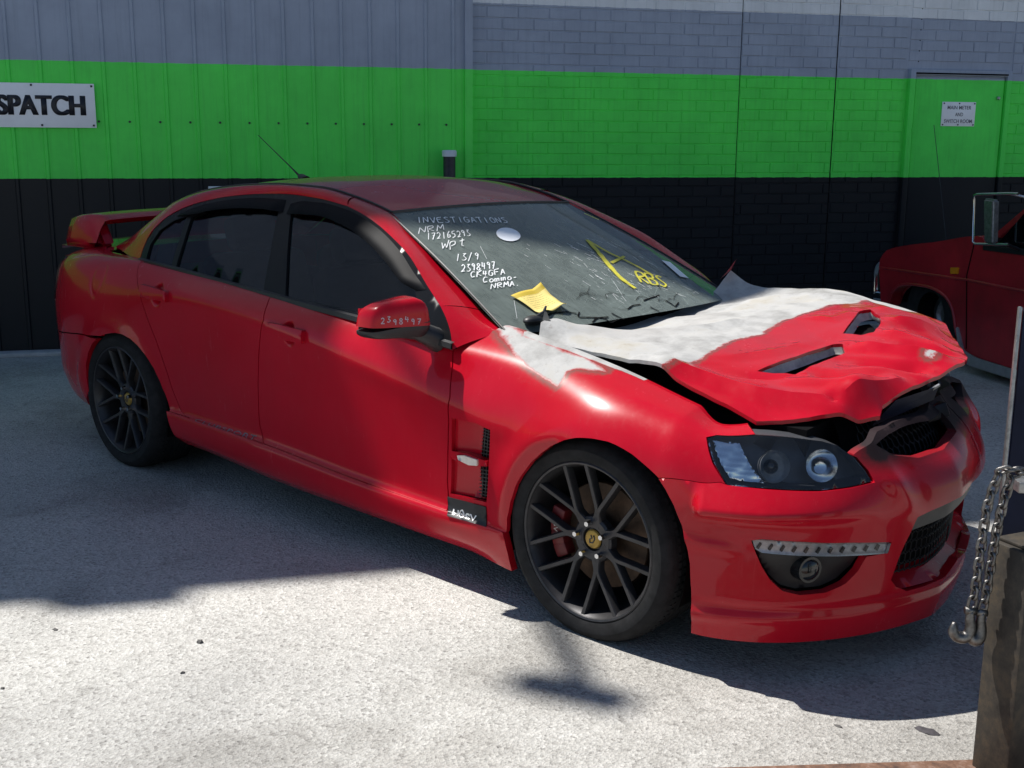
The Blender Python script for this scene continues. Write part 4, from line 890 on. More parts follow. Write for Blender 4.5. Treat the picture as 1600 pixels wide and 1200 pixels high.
# rear spoiler: wing with down-turned ends
rows = []
for k, u in enumerate(np.linspace(-1, 1, 49)):
    au = abs(u); y = .665*u
    dz = -.012*au**2-.115*np.clip((au-.90)/.10, 0, 1)**1.6; ch_ = 1.0-.10*np.clip((au-.9)/.1, 0, 1)
    xo = .08*au**2
    sec = [(-3.60, 1.165), (-3.66, 1.186), (-3.78, 1.190), (-3.90, 1.178), (-3.965, 1.163), (-3.955, 1.138), (-3.86, 1.134), (-3.72, 1.130), (-3.63, 1.140), (-3.60, 1.165)]
    rows.append([(-3.78+(x+3.78)*ch_+xo, y, z+dz) for x, z in sec])
c0 = tuple(np.mean(np.array(rows[0]), axis=0)); c1 = tuple(np.mean(np.array(rows[-1]), axis=0))
rows = [[c0]*10]+rows+[[c1]*10]
sp = loft('rear_spoiler', rows, 'red_paint', car, True)
for sgn in (1, -1):
    bm = bmesh.new(); pr = [(-3.60, 1.012), (-3.70, 1.155), (-3.93, 1.155), (-3.91, 1.012)]
    r0 = [bm.verts.new((x+.07, (.545)*sgn, z)) for x, z in pr]; r1 = [bm.verts.new((x+.07, (.632)*sgn, z-(.02 if z > 1.1 else 0))) for x, z in pr]
    bm.faces.new(r0); bm.faces.new(r1[::-1])
    for i in range(4): bm.faces.new((r0[i], r1[i], r1[(i+1) % 4], r0[(i+1) % 4]))
    bmesh.ops.bevel(bm, geom=list(bm.edges), offset=.022, segments=4, affect='EDGES')
    from_bm('spoiler_foot', bm, 'red_paint', sp, True)
# windscreen
nu, nw = 60, 44
V = [tuple(ws(u, w)) for w in np.linspace(0, 1.06, nw) for u in np.linspace(-1.03, 1.03, nu)]; F = [(i*nu+j, i*nu+j+1, (i+1)*nu+j+1, (i+1)*nu+j) for i in range(nw-1) for j in range(nu-1)]
wsc = mk('windscreen', V, [f[::-1] for f in F], 'screen_glass', car)
A = wsc.data.attributes.new('craze', 'FLOAT', 'POINT')
vals = []
for w in np.linspace(0, 1.06, nw):
    for u in np.linspace(-1.03, 1.03, nu): vals.append(max(0, min(1, (w-.35)*2.2))*max(0, 1-abs(u+.05-.35*(w-.5))*1.1))
A.data.foreach_set('value', np.array(vals, np.float32))
for sgn in (1, -1):
    E = [tuple(ws(sgn*1.022, w, .003)) for w in np.linspace(0, 1.03, 24)]; tube('screen_seal', E, .0045, 'black_plastic', wsc, 6)
tube('screen_seal', [tuple(ws(u, -.004, .001)) for u in np.linspace(-.985, .985, 30)], .007, 'black_plastic', wsc, 6)
# antenna
bm = bmesh.new()
V1, F1 = tube_geo([(-2.61, 0, 1.372), (-2.635, 0, 1.392), (-2.66, 0, 1.402)], [.034, .02, .006], 10)
V2, F2 = tube_geo([(-2.63, 0, 1.385), (-2.72, 0, 1.44), (-2.995, 0, 1.600)], [.007, .0035, .002], 6)
V, F = join_geo([(V1, F1), (V2, F2)]); mk('antenna', V, F, 'black_plastic', car, True, 50); bm.free()
# bonnet -------------------------------------------------------------------
HC = np.array(D['hoodctl'])
def tps(H, lam):
    n = len(H); d = np.linalg.norm(H[:, None, :2]-H[None, :, :2], axis=2); K = np.where(d > 0, d*d*np.log(d+1e-12), 0)+lam*np.eye(n)
    Pm = np.c_[np.ones(n), H[:, :2]]; A_ = np.zeros((n+3, n+3)); A_[:n, :n] = K; A_[:n, n:] = Pm; A_[n:, :n] = Pm.T
    w = np.linalg.solve(A_, np.r_[H[:, 2], 0, 0, 0])
    def f(x, y):
        d = np.hypot(x[:, None]-H[:, 0], y[:, None]-H[:, 1]); return np.where(d > 0, d*d*np.log(d+1e-12), 0)@w[:n]+w[n]+w[n+1]*x+w[n+2]*y
    return f
hz = tps(HC, 1e-4)
FOLDS = (([(.05, -.675), (.136, -.655), (.235, -.625), (.33, -.612), (.415, -.60), (.521, -.56), (.624, -.50)], .055, .020), ([(.624, -.50), (.66, -.42), (.70, -.33), (.735, -.20)], .06, .020),
 ([(.455, -.09), (.56, -.07), (.68, -.03), (.79, .01)], .055, .024), ([(.46, .09), (.58, .11), (.72, .14)], .05, .016), ([(.43, .22), (.52, .33), (.60, .42)], .06, .022), ([(.30, .34), (.42, .48), (.47, .60)], .06, .016),
 ([(.47, -.40), (.58, -.36), (.70, -.26)], .06, -.026), ([(.52, -.22), (.64, -.17), (.76, -.10)], .05, -.018), ([(.55, .02), (.66, .06), (.77, .09)], .04, -.014), ([(.50, .22), (.60, .26), (.70, .24)], .05, -.016),
 ([(.30, -.56), (.42, -.48), (.47, -.40)], .05, -.010), ([(.20, -.50), (.30, -.30), (.33, -.12)], .05, .008), ([(.18, .10), (.28, .13), (.30, .27)], .04, .008),
 ([(-.38, -.55), (-.22, -.40), (-.05, -.20), (.02, -.02)], .07, .015), ([(-.38, .10), (-.15, .22), (.05, .45)], .08, -.018), ([(-.25, -.52), (-.05, -.46), (.10, -.44)], .06, -.012), ([(-.30, .40), (-.05, .52), (.25, .56)], .06, .014))
def fold(x, y, L, w, h):
    P = np.c_[x, y]; d = segdist(P, L, False); a = np.array(L[0]); b = np.array(L[-1]); de = np.minimum(np.hypot(x-a[0], y-a[1]), np.hypot(x-b[0], y-b[1]))
    return h*np.clip(1-d/w, 0, 1)**1.15*np.clip(de/.07+.12, 0, 1)
def fh(P, o):
    x, y = P[:, 0], P[:, 1]; z = hz(x, y)
    for L, w_, h_ in FOLDS: z = z+fold(x, y, L, w_, h_)
    z = z+.0016*np.sin(x*31+y*9)*np.sin(y*23-x*7)+.0006*np.sin(x*77+3*np.sin(y*19))*np.sin(y*61)
    fr_ = np.clip((x-.45)/.3, 0, 1); z = z+fr_*.003*np.sin(x*40-y*33)*np.sin(y*28+x*12)
    return np.c_[x, y, z-o]
ho = [(-.42, -.66), (-.393, -.70), (-.212, -.70), (-.075, -.70), (.055, -.70), (.136, -.70), (.186, -.70), (.319, -.70), (.418, -.70), (.479, -.70), (.54, -.655), (.60, -.60), (.672, -.52), (.699, -.48), (.737, -.42), (.725, -.38), (.75, -.28), (.775, -.17), (.804, .03), (.77, .14), (.72, .25), (.60, .45), (.487, .63), (.329, .675), (.197, .68), (.013, .69), (-.278, .685), (-.427, .685), (-.5, .685), (-.505, .627), (-.5, .531), (-.48, .36), (-.45, .165), (-.42, .005), (-.42, -.19), (-.42, -.43)]
BL_ = np.array(D['burn']); bo2 = BL_[np.argsort(BL_[:, 1])]
def hburn(P2):
    pl = [(-.7, -.9), (.11, -.9)]+[tuple(b) for b in bo2]+[(.42, .8), (-.7, .8)]
    d = segdist(P2, pl[1:-1], False); ins = pip(P2, pl); r = np.where(ins, d, -d)
    chip = np.hypot(P2[:, 0]-.715, (P2[:, 1]+.02)*.55); return np.maximum(r, .016-chip)
def hbare(P2):
    d = np.hypot((P2[:, 0]+.28)*1.3, (P2[:, 1]+.20)*.75); return np.clip(1-np.abs(d-.20)/.11, 0, 1)
bon = panel('bonnet', ho, fh, 'burnt_paint', car, [D['ventN'], D['ventFar']], (1, 1), step=.0125, lip=.012, centre=(0, 0, 0), attrs={'burn': hburn, 'bare': hbare}, lines=[f[0] for f in FOLDS], sharp=17)
# louvre wells under the bonnet vents
for pl in (D['ventN'], D['ventFar']):
    panel('vent_well', pl, lambda P, o: fh(P, .055+o), 'void_black', bon, (), (1, 1), step=.04, lip=0, centre=(0, 0, 0))
    cx = np.mean([p[0] for p in pl]); cy = np.mean([p[1] for p in pl])
    rr = [(p[0]*.985+cx*.015, p[1]*.985+cy*.015) for p in pl[:5]]
    rows = [[tuple(fh(np.array([p]), .010)[0]), tuple(fh(np.array([(p[0]+.008, p[1])]), .03)[0]), tuple(fh(np.array([(p[0]+.016, p[1])]), .034)[0])] for p in resample([(a_, b_, 0) for a_, b_ in rr], 14)[:, :2]]
    loft('vent_bracket', rows, 'ash_metal', bon, True)
# curled-up rear corner and torn bracket by the wiper spindle
rows = []
for t_ in np.linspace(0, 1, 8): rows.append([(-.50+.02*t_, .60+.085*k+.01*t_, 1.005+.033*k+.05*t_*(.5+.5*k)) for k in np.linspace(0, 1, 5)])
loft('torn_corner', rows, 'truck_red', bon)
rows = [[(-.40, -.66, .950), (-.425, -.645, .972), (-.435, -.625, 1.000)], [(-.385, -.645, .950), (-.405, -.625, .966), (-.43, -.618, .998)]]
loft('torn_edge', rows, 'grey_plastic', bon)
# bare frame rail under the nose
fp = [(.70, -.40, .74), (.79, -.16, .80), (.80, -.15, .845), (.745, -.33, .82)]
mk('bonnet_frame', fp+[(x-.02, y+.01, z-.012) for x, y, z in fp], [(0, 1, 2, 3), (4, 7, 6, 5), (0, 4, 5, 1), (1, 5, 6, 2), (2, 6, 7, 3), (3, 7, 4, 0)], 'ramp_blue', bon, False)
tube('frame_edge', [(.705, -.385, .760), (.765, -.20, .815), (.80, -.15, .848)], .006, 'dull_steel', bon, 6)
# engine bay, cowl, underbody
box('engine_bay', (.06, 0, .55), (1.12, 1.30, .42), 'void_black', car)
box('cowl', (-.52, 0, .80), (.30, 1.32, .17), 'void_black', car)
for sgn in (1, -1):
    rows = [[(x, sgn*.62, .72), (x, sgn*.70, .73), (x, sgn*.735, zt)] for x, zt in ((-.55, .90), (-.3, .88), (0, .83), (.25, .77), (.42, .73), (.55, .70))]
    loft('inner_guard', rows, 'void_black', car, sgn < 0)
box('slam_panel', (.62, 0, .60), (.10, 1.05, .16), 'black_plastic', car, None, .02)
for k, (x, y, z, sx_, sy_, sz_) in enumerate(((.70, .10, .70, .10, .5, .05), (.74, .20, .66, .06, .10, .12), (.68, .34, .72, .12, .08, .05), (.74, -.05, .72, .05, .16, .04))):
    box('crushed_bracket', (x, y, z), (sx_, sy_, sz_), 'black_plastic', car, Matrix.Rotation(.3*k-.4, 3, 'Y') @ Matrix.Rotation(.5-.3*k, 3, 'Z'), .008)
box('underbody', (-1.55, 0, .26), (4.5, 1.14, .16), 'void_black', car)
box('sill_floor', (-1.41, 0, .24), (2.05, 1.66, .12), 'void_black', car)
box('boot_tub', (-3.45, 0, .55), (.9, 1.10, .6), 'void_black', car)
# cabin
bm = bmesh.new(); box_bm(bm, (-.78, 0, .84), (.46, 1.36, .16), None, .05); from_bm('dashboard', bm, 'void_black', car, True)
for (x, y, w_) in ((-1.55, -.37, .50), (-1.55, .37, .50), (-2.40, -.34, .56), (-2.40, .34, .56)):
    st_ = empty('seat', (x, y, .45)); st_.parent = car; st_.matrix_parent_inverse = Matrix.Translation(-Vector(car.location))
    bm = bmesh.new(); Rb = Matrix.Rotation(math.radians(-18), 3, 'Y'); box_bm(bm, (-.10, 0, .30), (.15, w_, .62), Rb, .06)
    from_bm('seat_back', bm, 'seat_cloth', st_, True)
    bm = bmesh.new(); box_bm(bm, (-.20, 0, .68), (.11, .27, .18), Rb, .045); from_bm('headrest', bm, 'seat_cloth', st_, True)
    bm = bmesh.new(); box_bm(bm, (.16, 0, .02), (.50, w_, .16), None, .05); from_bm('seat_cushion', bm, 'seat_cloth', st_, True)
bm = bmesh.new()
V, F = tube_geo([(-1.03+.09*math.sin(a_)*.5, -.37+.185*math.cos(a_), .93+.165*math.sin(a_)) for a_ in np.linspace(0, 2*math.pi, 25)[:-1]], .015, 8, True); mk('steering_wheel', V, F, 'black_plastic', car); bm.free()
# door mirrors
for sgn in (1,):
    mr = empty('wing_mirror', (-.77, -1.02*sgn, .92)); mr.parent = car; mr.matrix_parent_inverse = Matrix.Translation(-Vector(car.location))
    def mp(x, y, z): return ((x+.77), (y+1.02)*sgn, z-.92)
    def shellsec(zlo, zhi, inset, name, mat, capt=True):
        rows = []
        for k, t_ in enumerate(np.linspace(0, 1, 9)):
            z = zlo+(zhi-zlo)*t_; sh = inset(t_); row = []
            for i in range(33):
                an = 2*math.pi*i/32; ca, sa = math.cos(an), math.sin(an)
                px_ = math.copysign(abs(ca)**.36, ca); py_ = math.copysign(abs(sa)**.34, sa)
                # x: fore-aft, y: outboard
                yy = -1.02+.105*py_*sh*(1-.05*px_); xx = -.795+.060*px_*sh*(1+.18*py_)-.35*(-yy-1.03)
                row.append(mp(xx, yy, z+.016*(yy+1.03)/.1*t_))
            rows.append(row)
        rows.append([tuple(np.mean(np.array(rows[-1]), axis=0))]*33); rows.insert(0, [tuple(np.mean(np.array(rows[0]), axis=0))]*33)
        return loft(name, rows, mat, mr, sgn < 0, 50)
    cap_ = shellsec(.955, 1.040, lambda t_: (1-t_**6*.30-.10*t_), 'mirror_cap', 'red_paint')
    shellsec(.915, .954, lambda t_: .80+.19*min(1, t_*1.8)**.6, 'mirror_base', 'black_plastic')
    V, F = tube_geo([mp(-.80, -.97, .935), mp(-.765, -.93, .930), mp(-.745, -.90, .912), mp(-.735, -.85, .885)], [.034, .036, .038, .045], 12); mk('mirror_arm', V, F, 'black_plastic', mr, True, 50)
    q = [mp(-.858-.35*(-y_-1.03), y_, z_) for y_, z_ in ((-1.10, .932), (-.955, .932), (-.955, 1.012), (-1.10, 1.012))]
    mk('mirror_glass', q, [(0, 1, 2, 3) if sgn > 0 else (3, 2, 1, 0)], 'chrome', mr, False)
# wheels -------------------------------------------------------------------
def wheel(loc, flip, sub=0.):
    w = empty('wheel', loc); w.parent = car; w.matrix_parent_inverse = Matrix.Translation(-Vector(car.location))
    if flip: w.rotation_euler = (0, 0, math.pi)
    return w
def build_wheel(w, rt_):
    # local frame: outer face towards -y, rim flange plane at y=0
    tp = [(.262, .004), (.268, -.006), (.285, -.014), (.305, -.014), (.320, -.006), (.331, .008), (.3385, .03)]
    for k in range(5):
        y0 = .045+.035*k
        tp += [(.340, y0), (.340, y0+.020), (.333, y0+.022), (.333, y0+.026), (.340, y0+.028)]
    tp += [(.338, .235), (.325, .255), (.295, .262), (.262, .25)]
    lathe('tyre', tp, (0, 0, 0), 'tyre_rubber', w, 96, sharp=28)
    # tread blocks round the shoulder
    geo = []
    for k in range(84):
        a_ = 2*math.pi*k/84; da = 2*math.pi/84*.36
        for (y0, y1, r0, r1, sk) in ((.012, .043, .3325, .3425, 0), (.048, .066, .339, .3432, .4)):
            VV = [(r_*math.cos(a_+e*da+sk*(y_-y0)), y_, r_*math.sin(a_+e*da+sk*(y_-y0))) for e in (-1, 1) for (y_, r_) in ((y0, r0-.006), (y0, r0), (y1, r1), (y1, r1-.006))]
            geo.append((VV, [(0, 1, 2, 3), (7, 6, 5, 4), (1, 5, 6, 2), (0, 4, 5, 1), (2, 6, 7, 3)]))
    V, F = join_geo(geo); o_ = mk('tread_blocks', V, F, 'tyre_rubber', w, False); o_['kind'] = 'stuff'
    rp = [(.2645, .0), (.266, -.004), (.262, -.007), (.256, -.004), (.253, .004), (.247, .012), (.240, .05), (.236, .12), (.236, .235), (.25, .24)]
    V = []; F = []; seg = 72; n = len(rp)
    for i in range(seg):
        a_ = 2*math.pi*i/seg
        for r_, y_ in rp: V.append((r_*math.cos(a_), y_, r_*math.sin(a_)))
    for i in range(seg):
        j = (i+1) % seg
        for k in range(n-1): F.append((i*n+k, i*n+k+1, j*n+k+1, j*n+k))
    parts = [(V, F)]
    def bar(p, q_, w0, w1, y0, y1, dp):
        p = np.array(p); q_ = np.array(q_); t_ = (q_-p)/np.linalg.norm(q_-p); s_ = np.array((-t_[1], t_[0]))
        VV = []; 
        for (c_, ww, yy) in ((p, w0, y0), (p*.5+q_*.5, (w0+w1)/2, (y0+y1)/2-.001), (q_, w1, y1)):
            for (e, dy) in ((-1, dp), (-1, .005), (-.72, 0), (.72, 0), (1, .005), (1, dp)):
                pt_ = c_+s_*ww*.5*e; VV.append((pt_[0], yy+dy, pt_[1]))
        FF = []
        for r in range(2):
            for k in range(5): FF.append((r*6+k, r*6+k+1, (r+1)*6+k+1, (r+1)*6+k))
            FF.append((r*6+5, r*6, (r+1)*6, (r+1)*6+5))
        FF += [(5, 4, 3, 2, 1, 0), (12, 13, 14, 15, 16, 17)]
        return VV, FF
    def polybar(pts, ws_, ys, dp):
        n = len(pts); VV = []; FF = []
        P = [np.array(p) for p in pts]
        for i in range(n):
            t_ = P[min(i+1, n-1)]-P[max(i-1, 0)]; t_ = t_/np.linalg.norm(t_); s_ = np.array((-t_[1], t_[0]))
            for (e, dy) in ((-1, dp), (-1, .006), (-.62, 0), (.62, 0), (1, .006), (1, dp)):
                q_ = P[i]+s_*ws_[i]*.5*e; VV.append((q_[0], ys[i]+dy, q_[1]))
        for r in range(n-1):
            for k in range(5): FF.append((r*6+k, r*6+k+1, (r+1)*6+k+1, (r+1)*6+k))
            FF.append((r*6+5, r*6, (r+1)*6, (r+1)*6+5))
        FF += [(5, 4, 3, 2, 1, 0), tuple((n-1)*6+k for k in range(6))]
        return VV, FF
    for k in range(7):
        th_ = 51.43*k
        for sg_ in (-1, 1):
            pts = [(r_*math.cos(math.radians(th_+sg_*a_)), r_*math.sin(math.radians(th_+sg_*a_))) for r_, a_ in ((.045, 17), (.070, 19.5), (.092, 23.2), (.106, 23.6), (.122, 21.4), (.150, 17.2), (.200, 13.0), (.254, 10.3))]
            parts.append(polybar(pts, (.026, .022, .019, .019, .019, .0185, .0185, .020), (.032, .030, .0265, .0245, .0225, .019, .012, .003), .03))
    hub = [(0, .046), (.036, .046), (.040, .034), (.068, .030), (.076, .036), (.08, .06)]
    V = []; F = []; n = len(hub)
    for i in range(40):
        a_ = 2*math.pi*i/40
        for r_, y_ in hub: V.append((r_*math.cos(a_), y_, r_*math.sin(a_)))
    for i in range(40):
        j = (i+1) % 40
        for k in range(n-1): F.append((i*n+k, i*n+k+1, j*n+k+1, j*n+k))
    parts.append((V, F))
    V, F = join_geo(parts); mk('rim', V, F, 'rim_black', w, True, 32)
    lathe('brake_disc', [(.03, .095), (.175, .095), (.178, .10), (.178, .118), (.03, .118)], (0, 0, 0), 'disc_rust', w, 48)
    lathe('wheel_back', [(.01, .20), (.236, .20)], (0, 0, 0), 'void_black', w, 32)
    lathe('centre_cap', [(0, .030), (.020, .0305), (.029, .033), (.0325, .038)], (0, 0, 0), 'gold_cap', w, 32)
    V, F = tube_geo([(.007, .029, .016), (.012, .029, .004), (.004, .029, -.010), (-.008, .029, -.012), (-.009, .029, .0), (.0, .029, .004), (-.004, .029, .015)], .0022, 5); mk('cap_emblem', V, F, 'grey_plastic', w)
    for k in range(5):
        a_ = math.radians(97+72*k); c_ = (.0565*math.cos(a_), .022, .0565*math.sin(a_))
        bm = bmesh.new(); bmesh.ops.create_cone(bm, cap_ends=True, segments=6, radius1=.0105, radius2=.0085, depth=.030, matrix=Matrix.Translation(c_) @ Matrix.Rotation(math.pi/2, 4, 'X'))
        from_bm('lug_nut', bm, 'chrome', w)
    # caliper towards the rear of the wheel
    bm = bmesh.new()
    for a_ in (166, 180, 194, 207):
        a2 = math.radians(a_); box_bm(bm, (.172*math.cos(a2), .085, .172*math.sin(a2)), (.055, .065, .052), Matrix.Rotation(-a2, 3, 'Y'), .009)
    cl = from_bm('brake_caliper', bm, 'caliper_red', w, True)
    t2 = text_mesh('HSV', .030, .0005)
    for v in t2.vertices:
        x, y = v.co.x, v.co.y; v.co = (-.172+y*.9-.01, .0515, .0+(-x)+.034)
    link('caliper_lettering', t2, 'silver_letter', w)
fw_ = wheel((0, -.905, .325), False); build_wheel(fw_, 0)
def copy_wheel(src, loc, flip):
    w = wheel(loc, flip)
    for ch in list(src.children):
        if loc[0] < -1 and 'caliper' in ch.name: continue
        c_ = ch.copy(); col.objects.link(c_); c_.parent = w
    return w
copy_wheel(fw_, (-2.915, -.915, .33), False); copy_wheel(fw_, (0, .905, .325), True); copy_wheel(fw_, (-2.915, .915, .33), True)
# tyre stands slightly squashed: contact shadow is real; wipers on the scuttle
tube('wiper_arm', [tuple(ws(-.86, 1.0, .016)), tuple(ws(-.80, .985, .03)), tuple(ws(-.765, .955, .034))], [.010, .007, .004], 'black_plastic', car, 8)
bm = bmesh.new(); bmesh.ops.create_uvsphere(bm, u_segments=16, v_segments=10, radius=.03, matrix=Matrix.Translation(tuple(ws(-.86, 1.0, .012))) @ Matrix.Diagonal((1, 1.6, .6, 1))); from_bm('wiper_spindle', bm, 'black_plastic', car, True)

# hand lettering on the glass, notices --------------------------------------
GL = {'B': [[(.05, 0), (.06, 1), (.42, .95), (.46, .62), (.08, .52), (.52, .42), (.5, .05), (.05, 0)]], 'I': [[(.3, 0), (.35, 1)]], 'N': [[(0, 0), (.05, 1), (.55, .05), (.62, 1)]], 'V': [[(0, 1), (.3, 0), (.6, 1)]],
 'E': [[(.55, 1), (.05, .95), (.05, .05), (.6, 0)], [(.05, .52), (.45, .55)]], 'S': [[(.55, .9), (.3, 1), (.08, .8), (.3, .55), (.55, .3), (.3, 0), (.02, .12)]],
 'T': [[(0, 1), (.65, .97)], [(.32, 1), (.3, 0)]], 'G': [[(.6, .85), (.3, 1), (.03, .6), (.1, .12), (.4, 0), (.6, .2), (.6, .45), (.35, .45)]],
 'A': [[(0, 0), (.3, 1), (.6, 0)], [(.12, .38), (.5, .38)]], 'O': [[(.3, 1), (.03, .6), (.15, .05), (.45, .02), (.6, .5), (.45, .95), (.3, 1)]],
 'R': [[(.05, 0), (.08, 1), (.45, .95), (.5, .65), (.1, .5), (.6, 0)]], 'M': [[(0, 0), (.08, 1), (.32, .3), (.58, 1), (.66, 0)]],
 'W': [[(0, .8), (.15, 0), (.32, .6), (.5, 0), (.68, .95)]], 'p': [[(.05, -.25), (.1, .75), (.45, .75), (.5, .35), (.12, .2)]], 't': [[(.3, 1), (.28, .05), (.45, 0)], [(.08, .68), (.55, .72)]],
 'C': [[(.58, .85), (.3, 1), (.03, .55), (.2, .03), (.6, .12)]], 'K': [[(.05, 1), (.05, 0)], [(.58, 1), (.08, .45), (.6, 0)]], 'F': [[(.58, 1), (.06, .97), (.05, 0)], [(.05, .52), (.45, .54)]],
 'o': [[(.3, .65), (.05, .35), (.2, 0), (.48, .05), (.52, .45), (.3, .65)]], 'm': [[(0, 0), (.03, .6), (.2, .55), (.25, 0), (.3, .55), (.5, .58), (.56, 0)]],
 '1': [[(.3, 1), (.3, 0)]], '2': [[(.05, .8), (.3, 1), (.52, .75), (.05, .02), (.6, .04)]], '3': [[(.08, .95), (.5, .95), (.25, .56), (.55, .3), (.3, 0), (.03, .1)]],
 '4': [[(.1, 1), (.05, .42), (.58, .45)], [(.42, .85), (.4, 0)]], '5': [[(.55, 1), (.12, .97), (.08, .58), (.45, .58), (.5, .15), (.05, 0)]],
 '6': [[(.45, 1), (.1, .45), (.15, .03), (.5, .08), (.5, .42), (.1, .38)]], '7': [[(.02, .98), (.58, .98), (.2, 0)], [(.15, .5), (.5, .52)]],
 '8': [[(.3, .52), (.08, .8), (.32, 1), (.52, .78), (.3, .52), (.06, .22), (.3, 0), (.54, .25), (.3, .52)]], '9': [[(.5, .75), (.3, .98), (.08, .75), (.3, .52), (.5, .75), (.42, 0)]],
 '/': [[(.05, -.1), (.4, 1.1)]], '.': [[(.15, 0), (.22, .06)]], '-': [[(.1, .4), (.45, .42)]]}
def ribbon(P, width, o=.004):
    """flat ink stroke lying on the glass; P in windscreen (u,w)"""
    Q = np.array(P, float); 
    if len(Q) > 2: Q = resample(np.c_[Q, np.zeros(len(Q))], len(Q)*3)[:, :2]
    X = ws(Q[:, 0], Q[:, 1], o); nrm = np.array((.42, 0, .9)); nrm = nrm/np.linalg.norm(nrm); V = []
    for i in range(len(X)):
        t_ = X[min(i+1, len(X)-1)]-X[max(i-1, 0)]; s_ = np.cross(nrm, t_); s_ = s_/(np.linalg.norm(s_)+1e-9)*width*.5*random.uniform(.8, 1.15); V += [tuple(X[i]+s_), tuple(X[i]-s_)]
    return V, [(2*i, 2*i+1, 2*i+3, 2*i+2) for i in range(len(X)-1)]
for li, (txt, a_, b_, h_) in enumerate(D['ink']):
    a_, b_, h_ = map(np.array, (a_, b_, h_)); n = len(txt); geo = []; upv = h_-a_-(b_-a_)*.02
    for k, chh in enumerate(txt):
        for st_ in GL.get(chh, []):
            jx, jy = random.uniform(-.04, .04), random.uniform(-.06, .06)
            geo.append(ribbon([a_+(b_-a_)*((k+(x+jx)*1.15)/n)+upv*(y+jy+x*.1) for x, y in st_], .0046 if li in (0, 5, 6, 7, 8) else .0036))
    V, F = join_geo(geo); mk('glass_writing', V, F, 'white_ink', wsc, False)
for ids in ((0, 1, 2), (6,)):
    V, F = join_geo([ribbon(D['yA'][i], .024 if i == 0 else (.015 if i < 3 else .010), .004+.0004*i) for i in ids]); mk('glass_writing', V, F, 'yellow_ink', wsc, False)
a_, b_, h_ = map(np.array, D['rbs'])
for k, chh in enumerate('RBS'):
    V, F = join_geo([ribbon([a_+(b_-a_)*((k+x*1.35)/3)+(h_-a_)*y for x, y in st_], .0105, .0044+.0003*q) for q, st_ in enumerate(GL[chh])]); mk('glass_writing', V, F, 'yellow_ink', wsc, False)
geo = [ribbon(p, .0014, .002) for p in D['scuff'][7:]]
rs = random.Random(3)
for k in range(110):
    u = rs.gauss(.02, .26); w = rs.uniform(.42, .97); L = rs.uniform(.006, .045); an = rs.gauss(.25, .35)
    geo.append(ribbon([(u, w), (u+L*math.sin(an)*.6, w+L*.6), (u+L*math.sin(an)*1.1, w+L)], rs.uniform(.0008, .0020), .002))
V, F = join_geo(geo); o = mk('glass_scratches', V, F, 'white_ink', wsc, False); o['kind'] = 'stuff'
geo = [ribbon(p, .0065, .003) for p in D['cracks']]
for k in range(18):
    u = rs.uniform(-.5, .62); w = rs.uniform(.86, 1.0); geo.append(ribbon([(u, w), (u+rs.uniform(.02, .07), w+rs.uniform(-.03, .03)), (u+rs.uniform(.06, .14), w+rs.uniform(-.05, .05))], rs.uniform(.001, .0035), .003))
V, F = join_geo(geo); o = mk('glass_cracks', V, F, 'void_black', wsc, False); o['kind'] = 'stuff'
# round white disc behind the glass, yellow defect notice, registration tag
c_, l_, r_, t_, b_ = map(np.array, D['disc'])
V = [tuple(ws(*c_, .004))]+[tuple(ws(*(c_+(r_-l_)*.5*math.cos(k*math.pi/16)+(t_-b_)*.5*math.sin(k*math.pi/16)), .004)) for k in range(32)]
o = mk('disc_sticker', V, [(0, i+1, (i+1) % 32+1) for i in range(32)], 'white_paint', wsc, False)
P4 = [np.array(p) for p in D['paper']]
pn = 13; V = []; F = []; uvs = []
for i in range(pn):
    for j in range(pn):
        a_, b_ = i/(pn-1), j/(pn-1)       # a: left->right along heading, b: heading->bottom
        p = (P4[0]*(1-a_)+P4[1]*a_)*(1-b_)+(P4[3]*(1-a_)+P4[2]*a_)*b_
        lift = .008+.022*max(0, a_-.75)*max(0, .45-b_)*9+.020*max(0, b_-.82)*5*(.5+.5*math.sin(a_*9))+.004*math.sin(a_*5+b_*4)
        V.append(tuple(ws(*p, lift))); uvs.append((a_, 1-b_))
for i in range(pn-1):
    for j in range(pn-1): F.append((i*pn+j, (i+1)*pn+j, (i+1)*pn+j+1, i*pn+j+1))
nb = len(V)
note = mk('paper_notice', V, F, 'notice_print'); tag(note, 'crinkled yellow paper notice stuck low on the windscreen', 'notice')
ul_ = note.data.uv_layers.new(name='UVMap')
for lp in note.data.loops: ul_.data[lp.index].uv = uvs[lp.vertex_index]
sol = note.modifiers.new('thick', 'SOLIDIFY'); sol.thickness = .001
V = [tuple(ws(*p, .006)) for p in D['tag']]; mk('registration_label', V+[tuple(np.array(v)-np.array((.0004, 0, .001))) for v in V], [(0, 1, 2, 3), (7, 6, 5, 4)], 'white_paint', wsc, False)
